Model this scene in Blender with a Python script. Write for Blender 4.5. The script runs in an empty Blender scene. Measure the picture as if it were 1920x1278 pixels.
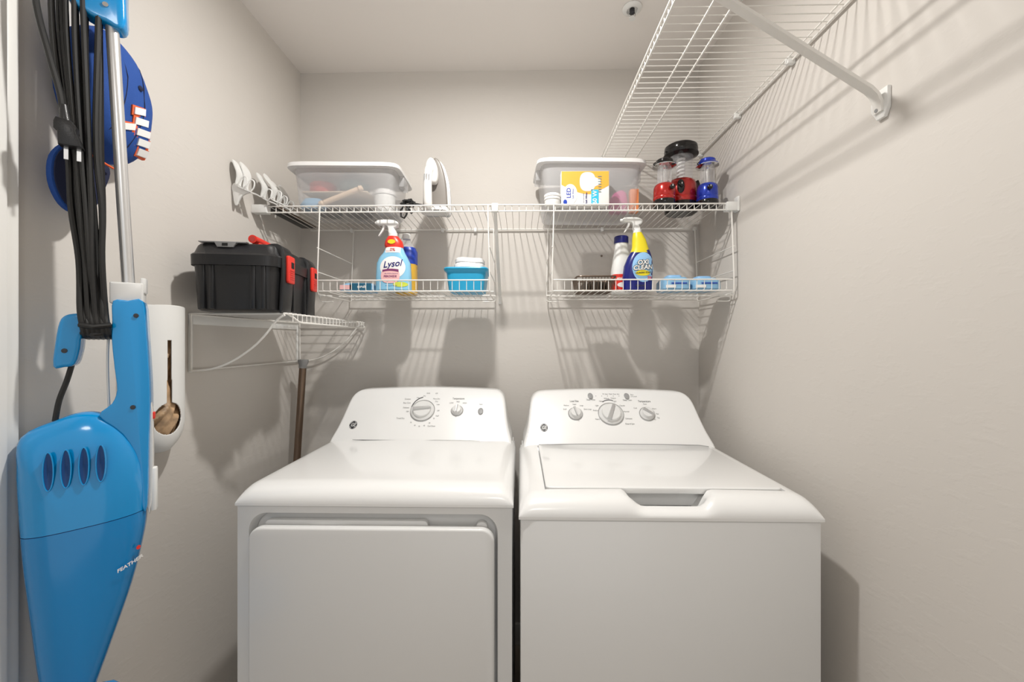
import bpy, bmesh, math, random
from mathutils import Vector, Matrix
random.seed(7)
PI = math.pi
SC = bpy.context.scene
COL = SC.collection

# ------------------------------------------------------------------ camera, light, exposure
cam_d = bpy.data.cameras.new('camera'); cam = bpy.data.objects.new('camera', cam_d); COL.objects.link(cam)
cam.location = (0, 0, 1.29); cam.rotation_euler = (PI/2, 0, 15/765)
cam_d.sensor_width = 36; cam_d.lens = 765/1920*36; cam_d.clip_start = .05
SC.camera = cam
SC.view_settings.view_transform = 'Standard'; SC.view_settings.look = 'None'
SC.view_settings.gamma = 1; SC.view_settings.use_curve_mapping = False
SC.view_settings.exposure = 0.09
wd = bpy.data.worlds.new('world'); SC.world = wd; wd.use_nodes = True
wd.node_tree.nodes['Background'].inputs[0].default_value = (1, .995, .98, 1)
wd.node_tree.nodes['Background'].inputs[1].default_value = .70
def lamp(name, loc, size, power, color, rot=(0, 0, 0), shape='DISK'):
    d = bpy.data.lights.new(name, 'AREA'); d.shape = shape; d.size = size; d.energy = power; d.color = color
    o = bpy.data.objects.new(name, d); COL.objects.link(o); o.location = loc; o.rotation_euler = rot
    return o
lamp('ceiling_lamp_light', (-.11, .90, 2.395), .06, 14.5, (1, .975, .935))
pd = bpy.data.lights.new('ceiling_bulb_light', 'POINT'); pd.energy = 3.0; pd.color = (1, .975, .935); pd.shadow_soft_size = .03
po = bpy.data.objects.new('ceiling_bulb_light', pd); COL.objects.link(po); po.location = (-.11, .90, 2.375)
lamp('rear_fill_light', (0, -.9, 2.40), .5, 8, (1, .97, .93))  # fill lamp added out of view behind the camera to lift the fronts

# ------------------------------------------------------------------ materials
def mat(name, col, rough=.5, metal=0, bump=0, bscale=60, var=0, coat=0, spec=None, trans=0, emis=None):
    m = bpy.data.materials.new(name); m.use_nodes = True
    nt = m.node_tree; b = nt.nodes['Principled BSDF']
    b.inputs['Base Color'].default_value = (*col, 1); b.inputs['Roughness'].default_value = rough
    b.inputs['Metallic'].default_value = metal
    if coat: b.inputs['Coat Weight'].default_value = coat; b.inputs['Coat Roughness'].default_value = .08
    if spec is not None: b.inputs['Specular IOR Level'].default_value = spec
    tc = nt.nodes.new('ShaderNodeTexCoord')
    nz = nt.nodes.new('ShaderNodeTexNoise'); nz.inputs['Scale'].default_value = bscale; nz.inputs['Detail'].default_value = 3
    nt.links.new(tc.outputs['Object'], nz.inputs['Vector'])
    if var:
        mx = nt.nodes.new('ShaderNodeMix'); mx.data_type = 'RGBA'
        mx.inputs['A'].default_value = (*[c*(1-var) for c in col], 1); mx.inputs['B'].default_value = (*[min(1, c*(1+var)) for c in col], 1)
        nt.links.new(nz.outputs['Fac'], mx.inputs['Factor']); nt.links.new(mx.outputs['Result'], b.inputs['Base Color'])
    if bump:
        bp = nt.nodes.new('ShaderNodeBump'); bp.inputs['Strength'].default_value = bump; bp.inputs['Distance'].default_value = .002
        nt.links.new(nz.outputs['Fac'], bp.inputs['Height']); nt.links.new(bp.outputs['Normal'], b.inputs['Normal'])
    if trans:
        tr = nt.nodes.new('ShaderNodeBsdfTransparent'); ms = nt.nodes.new('ShaderNodeMixShader'); ms.inputs[0].default_value = trans
        nt.links.new(b.outputs[0], ms.inputs[1]); nt.links.new(tr.outputs[0], ms.inputs[2])
        nt.links.new(ms.outputs[0], nt.nodes['Material Output'].inputs['Surface'])
    return m
def wall_mat(name, col, strength=.35):
    m = mat(name, col, .75, spec=.25); nt = m.node_tree; b = nt.nodes['Principled BSDF']
    tc = [n for n in nt.nodes if n.type == 'TEX_COORD'][0]
    n1 = [n for n in nt.nodes if n.type == 'TEX_NOISE'][0]; n1.inputs['Scale'].default_value = 26; n1.inputs['Detail'].default_value = 4
    mp = nt.nodes.new('ShaderNodeMapping'); mp.inputs['Scale'].default_value = (1, 1, 2.1)
    nt.links.new(tc.outputs['Object'], mp.inputs['Vector']); nt.links.new(mp.outputs['Vector'], n1.inputs['Vector'])
    rp = nt.nodes.new('ShaderNodeValToRGB'); rp.color_ramp.elements[0].position = .52; rp.color_ramp.elements[1].position = .66
    nt.links.new(n1.outputs['Fac'], rp.inputs['Fac'])
    n2 = nt.nodes.new('ShaderNodeTexNoise'); n2.inputs['Scale'].default_value = 260
    nt.links.new(tc.outputs['Object'], n2.inputs['Vector'])
    ad = nt.nodes.new('ShaderNodeMath'); ad.operation = 'MULTIPLY_ADD'; ad.inputs[1].default_value = .12
    nt.links.new(n2.outputs['Fac'], ad.inputs[0]); nt.links.new(rp.outputs['Color'], ad.inputs[2])
    bp = nt.nodes.new('ShaderNodeBump'); bp.inputs['Strength'].default_value = strength; bp.inputs['Distance'].default_value = .0012
    nt.links.new(ad.outputs[0], bp.inputs['Height']); nt.links.new(bp.outputs['Normal'], b.inputs['Normal'])
    return m
M = dict(
    wall=wall_mat('wall_paint', (.64, .607, .567), .15), ceil=wall_mat('ceiling_paint', (.86, .825, .79), .06),
    floor=mat('floor_tile', (.42, .36, .30), .4, var=.15, bscale=4), trim=mat('trim_paint', (.78, .77, .74), .35),
    enamel=mat('white_enamel', (.83, .83, .82), .28, coat=.5, bump=.02, bscale=12), enamel2=mat('white_cabinet_enamel', (.74, .74, .73), .35, coat=.2),
    plasticw=mat('white_plastic', (.82, .82, .80), .4), wire=mat('white_coated_wire', (.83, .81, .77), .38),
    greyp=mat('grey_plastic', (.30, .30, .30), .45), dial=mat('pale_dial_plastic', (.72, .72, .71), .25), silver=mat('silver_paint', (.55, .55, .55), .3, .7),
    dark=mat('dark_gap', (.01, .01, .01), .8), print=mat('grey_print', (.10, .10, .10), .6), logo=mat('logo_black', (.03, .03, .035), .4),
    black=mat('black_plastic', (.012, .012, .013), .33, bump=.15, bscale=400), blackg=mat('glossy_black_plastic', (.008, .007, .007), .12),
    rubber=mat('black_rubber', (.01, .01, .01), .45), red=mat('red_plastic', (.75, .035, .02), .35),
    redm=mat('red_metallic', (.42, .012, .008), .2, .35, coat=.6), bluem=mat('blue_metallic', (.008, .04, .45), .2, .35, coat=.6),
    vac=mat('cyan_blue_plastic', (.0, .27, .64), .16, coat=.5), vac2=mat('tinted_blue_cup_plastic', (.0, .22, .56), .14, coat=.35),
    tube=mat('brushed_aluminium', (.72, .72, .72), .28, .75), capb=mat('royal_blue_cotton', (.010, .065, .30), .8, bump=.4, bscale=700),
    capk=mat('navy_underbrim_cotton', (.006, .01, .04), .85), orange=mat('orange_thread', (.75, .12, .03), .7), white=mat('white_paint', (.85, .85, .83), .5),
    ventb=mat('deep_blue_plastic', (.0, .05, .20), .4),
    kraft=mat('brown_bag_plastic', (.50, .33, .19), .5, bump=.9, bscale=38, var=.95), brown=mat('bronze_pole_metal', (.20, .14, .10), .3, .7),
    clear=mat('clear_plastic', (.80, .80, .82), .15, trans=.80), bin=mat('frosted_bin_plastic', (.74, .74, .75), .35, trans=.65),
    lid=mat('white_bin_lid_plastic', (.84, .83, .82), .35), cyan=mat('cyan_liquid_bottle', (.25, .56, .78), .2, coat=.5, var=.08, bscale=8),
    navy=mat('navy_plastic', (.008, .012, .16), .25), royal=mat('royal_blue_print', (.01, .05, .42), .35), lblue=mat('light_blue_print', (.30, .55, .85), .4),
    yellow=mat('yellow_print', (.80, .66, .02), .35), amber=mat('amber_liquid', (.72, .42, .05), .25), ledy=mat('golden_yellow_card', (.84, .42, .05), .5),
    card=mat('white_card', (.86, .85, .83), .5), teal=mat('teal_print', (.02, .12, .20), .4), skyb=mat('blue_storage_plastic', (.02, .36, .62), .3),
    pink=mat('pink_print', (.85, .50, .50), .45), orangec=mat('orange_card', (.85, .28, .10), .5), wood=mat('pale_wood', (.72, .55, .40), .5, var=.08, bscale=30),
    tealc=mat('grey_teal_ceramic', (.16, .24, .25), .4), redc=mat('red_card', (.50, .05, .04), .5), bronze=mat('bronze_wire', (.16, .12, .09), .35, .6),
    cloth=mat('white_cotton', (.84, .83, .82), .9, bump=.5, bscale=200), cyanp=mat('cyan_panel_print', (.04, .50, .72), .4), magenta=mat('magenta_film', (.60, .12, .30), .4),
    ltcloth=mat('pale_blue_film', (.25, .47, .68), .35, var=.22, bscale=30), ironw=mat('iron_white_plastic', (.84, .82, .79), .25, coat=.4), irong=mat('iron_taupe_grey', (.22, .20, .18), .35),
    chrome=mat('chrome', (.8, .8, .8), .12, 1), purple=mat('purple_print', (.20, .04, .14), .4), lime=mat('lime_print', (.60, .68, .08), .4),
    tinb=mat('dark_brown_tin', (.05, .035, .025), .4), beige=mat('beige_card', (.62, .50, .38), .6),
)

# ------------------------------------------------------------------ mesh helpers
def org(parent):
    v = Vector((0, 0, 0))
    while parent is not None: v = v + parent.location; parent = parent.parent
    return v
class MB:
    def __init__(s): s.v = []; s.f = []; s.sm = []
    def add(s, vs, fs, smooth=True):
        n = len(s.v); s.v += [Vector(a) for a in vs]; s.f += [tuple(i+n for i in f) for f in fs]; s.sm += [smooth]*len(fs); return s
    def bm(s, b, smooth=True):
        b.verts.index_update(); s.add([v.co.copy() for v in b.verts], [[v.index for v in f.verts] for f in b.faces], smooth); b.free(); return s
    def box(s, x0, x1, y0, y1, z0, z1, bev=0, seg=2):
        b = bmesh.new(); bmesh.ops.create_cube(b, size=1)
        for v in b.verts: v.co = Vector(((x0+x1)/2+v.co.x*(x1-x0), (y0+y1)/2+v.co.y*(y1-y0), (z0+z1)/2+v.co.z*(z1-z0)))
        if bev: bmesh.ops.bevel(b, geom=b.edges[:], offset=bev, segments=seg, profile=.5, affect='EDGES')
        return s.bm(b)
    def tube(s, pts, r, n=6, caps=True, closed=False):
        pts = [Vector(p) for p in pts]; m = len(pts); rings = []; up = None
        for i, p in enumerate(pts):
            a = pts[i-1] if (i > 0 or closed) else p; c = pts[(i+1) % m] if (i < m-1 or closed) else p
            t = (c-a).normalized() if (c-a).length > 1e-9 else Vector((0, 0, 1))
            if up is None: up = Vector((0, 0, 1)) if abs(t.z) < .9 else Vector((1, 0, 0))
            x = (up - t*up.dot(t)).normalized(); y = t.cross(x); up = x
            rr = r[i] if isinstance(r, (list, tuple)) else r
            rings.append([p + (x*math.cos(2*PI*k/n) + y*math.sin(2*PI*k/n))*rr for k in range(n)])
        vs = [q for g in rings for q in g]; fs = []
        for i in range(m if closed else m-1):
            j = (i+1) % m
            for k in range(n): fs.append((i*n+k, i*n+(k+1) % n, j*n+(k+1) % n, j*n+k))
        if caps and not closed: fs.append(tuple(range(n))[::-1]); fs.append(tuple((m-1)*n+k for k in range(n)))
        return s.add(vs, fs)
    def lathe(s, prof, c=(0, 0, 0), n=28, sx=1, sy=1, axis='z', e=2):
        vs = []; fs = []; m = len(prof)
        for (r, z) in prof:
            for k in range(n):
                a = 2*PI*k/n; ca, sa = math.cos(a), math.sin(a)
                px = math.copysign(abs(ca)**(2/e), ca)*r*sx; py = math.copysign(abs(sa)**(2/e), sa)*r*sy
                q = (px, py, z) if axis == 'z' else (px, z, py) if axis == 'y' else (z, px, py)
                vs.append(Vector(c)+Vector(q))
        for i in range(m-1):
            for k in range(n): fs.append((i*n+k, i*n+(k+1) % n, (i+1)*n+(k+1) % n, (i+1)*n+k))
        fs.append(tuple(range(n))[::-1]); fs.append(tuple((m-1)*n+k for k in range(n)))
        return s.add(vs, fs)
    def loft(s, secs, n=32):            # (z, half x, half y, cx, cy, exponent)
        vs = []; fs = []
        for (z, a, b, cx, cy, e) in secs:
            for k in range(n):
                t = 2*PI*k/n; ca, sa = math.cos(t), math.sin(t)
                vs.append((cx+math.copysign(abs(ca)**(2/e), ca)*a, cy+math.copysign(abs(sa)**(2/e), sa)*b, z))
        for i in range(len(secs)-1):
            for k in range(n): fs.append((i*n+k, i*n+(k+1) % n, (i+1)*n+(k+1) % n, (i+1)*n+k))
        fs.append(tuple(range(n))[::-1]); fs.append(tuple((len(secs)-1)*n+k for k in range(n)))
        return s.add(vs, fs)
    def prism(s, out, plane, d0, d1, bev=0, seg=2):
        def mp(a, b, d): return (a, d, b) if plane == 'xz' else (d, a, b) if plane == 'yz' else (a, b, d)
        b = bmesh.new(); n = len(out)
        A = [b.verts.new(mp(p[0], p[1], d0)) for p in out]; B = [b.verts.new(mp(p[0], p[1], d1)) for p in out]
        f0 = b.faces.new(A); f1 = b.faces.new(B[::-1])
        for i in range(n): b.faces.new((A[i], B[i], B[(i+1) % n], A[(i+1) % n]))
        bmesh.ops.recalc_face_normals(b, faces=b.faces[:])
        if bev:
            es = list({e for f in (f0, f1) for e in f.edges})
            bmesh.ops.bevel(b, geom=es, offset=bev, segments=seg, profile=.5, affect='EDGES', clamp_overlap=True)
        return s.bm(b)
    def grid(s, rows):
        m, n = len(rows), len(rows[0])
        return s.add([p for r in rows for p in r], [(i*n+j, i*n+j+1, (i+1)*n+j+1, (i+1)*n+j) for i in range(m-1) for j in range(n-1)])
    def xf(s, fn): s.v = [Vector(fn(v)) for v in s.v]; return s
    def build(s, name, m, parent=None, label=None, stuff=False, ang=35):
        me = bpy.data.meshes.new(name); o0 = org(parent)
        me.from_pydata([v-o0 for v in s.v], [], s.f); me.validate()
        b = bmesh.new(); b.from_mesh(me); bmesh.ops.recalc_face_normals(b, faces=b.faces[:]); b.to_mesh(me); b.free()
        me.materials.append(M[m] if isinstance(m, str) else m)
        me.shade_smooth(); me.set_sharp_from_angle(angle=math.radians(ang))
        o = bpy.data.objects.new(name, me); COL.objects.link(o); o.parent = parent
        if label: o['label'] = label
        if stuff: o['kind'] = 'stuff'
        return o
def thing(name, label, cat, loc=(0, 0, 0), group=None):
    o = bpy.data.objects.new(name, None); o.empty_display_size = .05; COL.objects.link(o); o.location = loc
    o['label'] = label; o['category'] = cat
    if group: o['group'] = group
    return o
def struct(o): o['kind'] = 'structure'; return o
def tag(o, label, cat, group=None):
    o['label'] = label; o['category'] = cat
    if group: o['group'] = group
    return o
def rrect(x0, x1, z0, z1, r, k=6):
    P = []
    for cx, cz, a0 in ((x1-r, z1-r, 0), (x0+r, z1-r, 90), (x0+r, z0+r, 180), (x1-r, z0+r, 270)):
        for i in range(k+1):
            a = math.radians(a0+90*i/k); P.append((cx+r*math.cos(a), cz+r*math.sin(a)))
    return P
def smooth(P, k=4, closed=True):
    n = len(P); out = []
    rng = range(n) if closed else range(n-1)
    for i in rng:
        g = lambda j: Vector(P[j % n]) if closed else Vector(P[max(0, min(n-1, j))])
        a, b, c, d = g(i-1), g(i), g(i+1), g(i+2)
        for t in [q/k for q in range(k)]:
            out.append(tuple(.5*((2*b)+(c-a)*t+(2*a-5*b+4*c-d)*t*t+(3*b-a-3*c+d)*t**3)))
    if not closed: out.append(tuple(P[-1]))
    return out
def text2d(body, size, shear=0, bold=0, align='CENTER'):
    cu = bpy.data.curves.new('t', 'FONT'); cu.body = body; cu.size = size; cu.shear = shear; cu.offset = bold
    cu.align_x = align; cu.align_y = 'CENTER'; cu.resolution_u = 3
    o = bpy.data.objects.new('t', cu); COL.objects.link(o)
    dg = bpy.context.evaluated_depsgraph_get(); me = bpy.data.meshes.new_from_object(o.evaluated_get(dg))
    r = ([tuple(v.co[:2]) for v in me.vertices], [tuple(p.vertices) for p in me.polygons])
    bpy.data.objects.remove(o); bpy.data.curves.remove(cu); bpy.data.meshes.remove(me)
    return r
def disc2d(cx, cz, rx, rz, n=28, rings=4, e=2):
    vs = [(cx, cz)]; fs = []
    for r in range(1, rings+1):
        for k in range(n):
            t = 2*PI*k/n; ca, sa = math.cos(t), math.sin(t)
            vs.append((cx+math.copysign(abs(ca)**(2/e), ca)*rx*r/rings, cz+math.copysign(abs(sa)**(2/e), sa)*rz*r/rings))
    for k in range(n): fs.append((0, 1+k, 1+(k+1) % n))
    for r in range(1, rings):
        for k in range(n): a = 1+(r-1)*n; b = 1+r*n; fs.append((a+k, b+k, b+(k+1) % n, a+(k+1) % n))
    return vs, fs
def strip2d(top, bot, n=14):            # area between two polylines z=top(x), bot(x) given as functions over x0..x1
    (x0, x1, ft), (_, _, fb) = top, bot
    vs = []; 
    for i in range(n+1):
        x = x0+(x1-x0)*i/n; a, b = fb(x), ft(x)
        for j in range(5): vs.append((x, a+(b-a)*j/4))
    return vs, [(i*5+j, (i+1)*5+j, (i+1)*5+j+1, i*5+j+1) for i in range(n) for j in range(4)]
def lay(mb, g, fn): return mb.add([fn(p[0], p[1]) for p in g[0]], g[1])
def shift(g, dx, dz, rot=0):
    c, s_ = math.cos(rot), math.sin(rot)
    return [(p[0]*c-p[1]*s_+dx, p[0]*s_+p[1]*c+dz) for p in g[0]], g[1]

# ------------------------------------------------------------------ the room
XL, XR, YB, ZC, YF = -.948, .757, 1.743, 2.445, -1.3
def block(n, x0, x1, y0, y1, z0, z1, m, bev=0): return struct(MB().box(x0, x1, y0, y1, z0, z1, bev).build(n, m))
block('floor', XL-.1, XR+.1, YF, YB+.1, -.1, 0, 'floor')
block('ceiling', XL-.1, XR+.1, YF, YB+.1, ZC, ZC+.1, 'ceil')
block('wall_back', XL, XR, YB, YB+.1, 0, ZC, 'wall')
block('wall_right', XR, XR+.1, YF, YB+.1, 0, ZC, 'wall')
block('wall_left', XL-.1, XL, YF, YB+.1, 0, ZC, 'wall')
block('baseboard_back', XL, XR, YB-.014, YB, 0, .09, 'trim', .003)
block('baseboard_right', XR-.014, XR, YF, YB-.014, 0, .09, 'trim', .003)
block('baseboard_left', XL, XL+.014, .76, YB-.014, 0, .09, 'trim', .003)
# door casing on the left wall: thick flat board and a stepped inner moulding
struct(MB().box(XL, XL+.020, .60, .722, 0, 2.14, .003).build('trim_1', 'trim'))
struct(MB().box(XL, XL+.011, .722, .746, 0, 2.14, .003).build('trim_2', 'trim'))
# small marks in the back wall: a plastic anchor and nail holes
t = MB().tube([(.347, YB-.0005, 1.651), (.347, YB-.003, 1.651)], .004, 10).build('wall_anchor', 'bronze'); tag(t, 'small dark screw head in the back wall, left of the white capped bottle', 'screw')

# ------------------------------------------------------------------ appliances
def appliance_top(x0, x1, y0, y1, holes=None, zb=.892, zt=.932, fr=.06, side=.045):
    xs = set(); n = 70
    for i in range(n+1): xs.add(round(x0+(x1-x0)*i/n, 5))
    for i in range(1, 9): xs.add(round(x0+side*(i/9)**2, 5)); xs.add(round(x1-side*(i/9)**2, 5))
    path = []
    for i in range(15):
        a = PI/2*i/14; path.append((y0+fr*(1-math.cos(a)), math.sin(a)))
    k = 60
    for i in range(1, k+1): path.append((y0+fr+(y1-y0-fr)*i/k, 1))
    ys = dict(path)
    if holes:
        lx0, lx1, ly0, ly1 = holes
        xs |= {lx0, round(lx0-.001, 5), lx1, round(lx1+.001, 5)}
        for y in (ly0-.001, ly0, ly1, ly1+.001): ys[round(y, 5)] = 1 if y > y0+fr else math.sqrt(max(0, 1-((y0+fr-y)/fr)**2))
    xs = sorted(xs); rows = []
    for y in sorted(ys):
        h = ys[y]; row = []
        for x in xs:
            d = min(x-x0, x1-x); sh = 1 if d >= side else (1-(1-d/side)**2.3)**(1/2.3)
            crown = .004*(1-((2*x-x0-x1)/(x1-x0))**2)
            z = zb+(zt+crown-zb)*h*sh
            if holes and lx0 <= x <= lx1 and ly0 <= y <= ly1: z -= .016
            if holes:
                a = max(0, min(1, (x-.243)/.042)); b = max(0, min(1, (.452-x)/.042)); m_ = min(a, b); m_ = m_*m_*(3-2*m_)
                if y < y0+.028: tgt = zb+(z-zb)*.46
                elif y < y0+.046: tgt = zb+.020-(y-y0-.028)*1.5
                elif y < ly0+.03: tgt = zb-.012
                else: tgt = z
                z = z*(1-m_)+min(z, tgt)*m_
            row.append((x, y, z))
        rows.append(row)
    mb = MB().grid(rows); xm = [rows[0][0][0], rows[0][-1][0]]
    # skirt and underside
    mb.add([(x0, y0, zb), (x1, y0, zb), (x1, y1, zb), (x0, y1, zb), (x0, y0, zb-.006), (x1, y0, zb-.006), (x1, y1, zb-.006), (x0, y1, zb-.006)],
           [(0, 1, 5, 4), (1, 2, 6, 5), (2, 3, 7, 6), (3, 0, 4, 7), (4, 5, 6, 7)])
    return mb
def console(cx, yb, yt, yback):
    L = [(.3285, .895), (.3265, .93), (.322, .947), (.3135, .975), (.3075, 1.005), (.303, 1.035), (.299, 1.06), (.292, 1.078), (.279, 1.091), (.258, 1.0985), (.20, 1.102), (.10, 1.1055), (0, 1.107)]
    out = L+[(-x, z) for x, z in L[::-1][1:]]
    out = smooth(out[:-1]+[out[-1]], 3, closed=False)
    k = (yt-yb)/(1.095-.932)
    mb = MB().prism([(cx+x, z) for x, z in out], 'xz', 0, 1, .009, 4)
    def f(v):
        yf = yb+k*(v.z-.932)
        return (v.x, yf+v.y if v.y < .5 else yback+(v.y-1), v.z)
    # front face verts sheared, back face flat
    return mb.xf(f), lambda x, z, off=.0008: (x, yb+k*(z-.932)-off, z)
def knob(root, fn, x, z, r, ang, mname='dial', pointer=True, big=False):
    c = Vector(fn(x, z, 0)); a = Vector(fn(x, z+.01, 0))-Vector(fn(x, z, 0)); up = a.normalized(); nrm = Vector((1, 0, 0)).cross(up); nrm = -nrm if nrm.y > 0 else nrm
    rt = Vector((1, 0, 0))
    def P(u, w, d): return c+rt*u+up*w+nrm*d
    mb = MB(); n = 36; rings = [(r*1.0, 0), (r*1.0, .003), (r*.93, .006), (r*.86, .007), (r*.80, .009), (r*.76, .016), (r*.70, .018), (0.0001, .0185)]
    vs = []; 
    for rr, d in rings: vs += [P(rr*math.cos(2*PI*k/n), rr*math.sin(2*PI*k/n), d) for k in range(n)]
    mb.add(vs, [(i*n+k, i*n+(k+1) % n, (i+1)*n+(k+1) % n, (i+1)*n+k) for i in range(len(rings)-1) for k in range(n)])
    kn = mb.build('knob', mname, root)
    g = MB(); ca, sa = math.cos(ang), math.sin(ang)
    w_ = r*.20; l_ = r*.80
    out = [(-l_, -w_), (l_*.9, -w_*.7), (l_*1.02, 0), (l_*.9, w_*.7), (-l_, w_)]
    vs = [P(u*ca-v*sa, u*sa+v*ca, d) for d in (.017, .026) for u, v in [(a_*(1 if d < .02 else .9), b_*(1 if d < .02 else .55)) for a_, b_ in out]]
    g.add(vs, [(0, 1, 2, 3, 4), (9, 8, 7, 6, 5)]+[(i, (i+1) % 5, (i+1) % 5+5, i+5) for i in range(5)], False)
    g.build('pointer_grip', 'silver', kn)
    rg = MB(); pts = [P(r*1.06*math.cos(2*PI*k/n), r*1.06*math.sin(2*PI*k/n), .0015) for k in range(n)]
    rg.tube(pts, .0012, 5, closed=True); rg.build('knob_ring', 'silver', kn)
    return P
def arc_mark(mb, fn, x, z, r, a0, a1, w=.0016, off=.0007):
    n = 14; vs = []
    for i in range(n+1):
        a = math.radians(a0+(a1-a0)*i/n)
        for q in (r, r+w): vs.append(fn(x+q*math.cos(a), z+q*math.sin(a), off))
    mb.add(vs, [(2*i, 2*i+1, 2*i+3, 2*i+2) for i in range(n)])
def put(mb, fn, s, x, z, size, align='CENTER', **k): lay(mb, shift(text2d(s, size, align=align, **k), x, z), lambda a, b: fn(a, b))
def monogram(root, fn, x, z, r=.0125):
    lg = MB(); lay(lg, disc2d(x, z, r*1.12, r, 28, 2), lambda a, b: fn(a, b, .0012)); e = lg.build('round_emblem', 'logo', root)
    tx = MB(); lay(tx, shift(text2d('GE', r*1.15, shear=.25, bold=.0003), x, z), lambda a, b: fn(a, b, .0020))
    for a0 in (20, 110, 200, 290):
        vs = []
        for i in range(9):
            a = math.radians(a0+50*i/8)
            for q in (.80, .89): vs.append(fn(x+q*r*1.1*math.cos(a), z+q*r*math.sin(a), .0020))
        tx.add(vs, [(2*i, 2*i+1, 2*i+3, 2*i+2) for i in range(8)])
    tx.build('emblem_letters', 'dial', e)

# --- dryer
DX0, DX1, DY, DB = -.700, -.0155, .992, 1.66
dr = thing('dryer', 'white clothes dryer with a wide square front door, left of the two machines', 'dryer', ((DX0+DX1)/2, (DY+DB)/2, 0))
MB().box(DX0+.004, DX1-.004, DY+.024, DB, .02, .886, .004).build('cabinet', 'enamel2', dr)
for i, (x, y) in enumerate(((DX0+.05, DY+.06), (DX1-.05, DY+.06), (DX0+.05, DB-.05), (DX1-.05, DB-.05))):
    MB().lathe([(.018, 0), (.018, .008), (.01, .010), (.01, .025)], (x, y, 0), 12).build('foot', 'rubber', dr)
inn = rrect(-.668, -.054, .26, .868, .045, 8); inn2 = [(-.361+(x+.361)*.978, .56+(z-.56)*.978) for x, z in inn]
ring = MB(); n = len(inn); cor = [(DX1-.004, .884), (DX0+.004, .884), (DX0+.004, .05), (DX1-.004, .05)]
vs = [(x, DY, z) for x, z in inn]+[(x, DY+.022, z) for x, z in inn2]+[(cor[i//9][0], DY, cor[i//9][1]) for i in range(n)]+[(cor[i//9][0], DY+.03, cor[i//9][1]) for i in range(n)]
ring.add(vs, [(i, (i+1) % n, n+(i+1) % n, n+i) for i in range(n)]+[(2*n+i, 2*n+(i+1) % n, (i+1) % n, i) for i in range(n)]+[(2*n+i, 2*n+(i+1) % n, 3*n+(i+1) % n, 3*n+i) for i in range(n)])
ring.build('front_frame', 'enamel2', dr, ang=25)
dd = MB().prism(rrect(-.660, -.062, .272, .838, .032, 8), 'xz', DY-.016, DY+.008, .0055, 4).build('door', 'enamel2', dr)
lin = MB().prism(rrect(-.632, -.226, .30, .848, .012, 4), 'xz', DY+.006, DY+.022, .002)
lin.prism(rrect(-.108, -.080, .60, .846, .012, 4), 'xz', DY+.006, DY+.022, .002)
lin.build('door_liner', 'enamel2', dd)
appliance_top(DX0, DX1, DY-.004, 1.50, fr=.055).build('top_panel', 'enamel', dr, ang=40)
MB().box(DX0+.01, DX1-.01, 1.49, DB, .88, .90).build('rear_ledge', 'enamel2', dr)
cmb, dfn = console(-.357, 1.452, 1.592, DB); cmb.build('control_console', 'enamel', dr, ang=40)
gp = MB()
for i in range(40):
    x = -.62+.50*i/39
    pass
pts = [(-.60+.50*i/20, 1.4505-.001*math.sin(PI*i/20), .9365-.0025*math.sin(PI*min(1, i/12))) for i in range(21)]
MB().tube(pts, [.0004+.0016*math.exp(-((i-5)/3.5)**2) for i in range(21)], 5).build('console_gap', 'dark', dr)
knob(dr, dfn, -.368, 1.027, .043, math.radians(6))
knob(dr, dfn, -.237, 1.027, .021, math.radians(-92))
MB().prism([(dfn(-.148, 1.027)[0]+.010*math.cos(2*PI*k/20), 1.027+.010*math.sin(2*PI*k/20)) for k in range(20)], 'xz', dfn(0, 1.027)[1]-.006, dfn(0, 1.027)[1]+.004, .002).xf(lambda v: (v.x, v.y+.859*(v.z-1.027), v.z)).build('start_button', 'greyp', dr)
pr = MB()
put(pr, dfn, 'Temperature', -.237, 1.068, .0085, bold=.0001)
for s_, x, z in (('LOW', -.262, 1.053), ('MED', -.237, 1.057), ('HIGH', -.211, 1.053), ('Start', -.148, 1.049)): put(pr, dfn, s_, x, z, .0065)
for s_, x, z in (('Cottons', -.421, 1.066), ('Easy Care', -.419, 1.053), ('Delicate', -.421, 1.037), ('Off', -.420, 1.024), ('Timed Dry', -.430, 1.002)): put(pr, dfn, s_, x, z, .007, 'RIGHT')
for s_, x, z in (('More Dry', -.335, 1.067), ('Dry', -.325, 1.058), ('Less', -.318, 1.048), ('Off', -.313, 1.027), ('Fluff', -.315, 1.010)): put(pr, dfn, s_, x, z, .0065, 'LEFT')
for s_, a in (('70', 230), ('60', 250), ('50', 268), ('40', 287), ('30', 308), ('20', 330), ('Less', 118), ('Dry', 92)): put(pr, dfn, s_, -.368+.055*math.cos(math.radians(a)), 1.027+.050*math.sin(math.radians(a)), .006)
put(pr, dfn, 'Cool Down', -.325, .978, .006)
put(pr, dfn, 'MORE', -.357, 1.086, .005); put(pr, dfn, 'LESS', -.325, 1.086, .005)
pr.build('dial_print', 'print', dr, stuff=True)
am = MB(); arc_mark(am, dfn, -.368, 1.027, .0445, 98, 165, .0028, .0012); am.build('dial_mark', 'logo', dr)
monogram(dr, dfn, -.615, .981)

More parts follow.
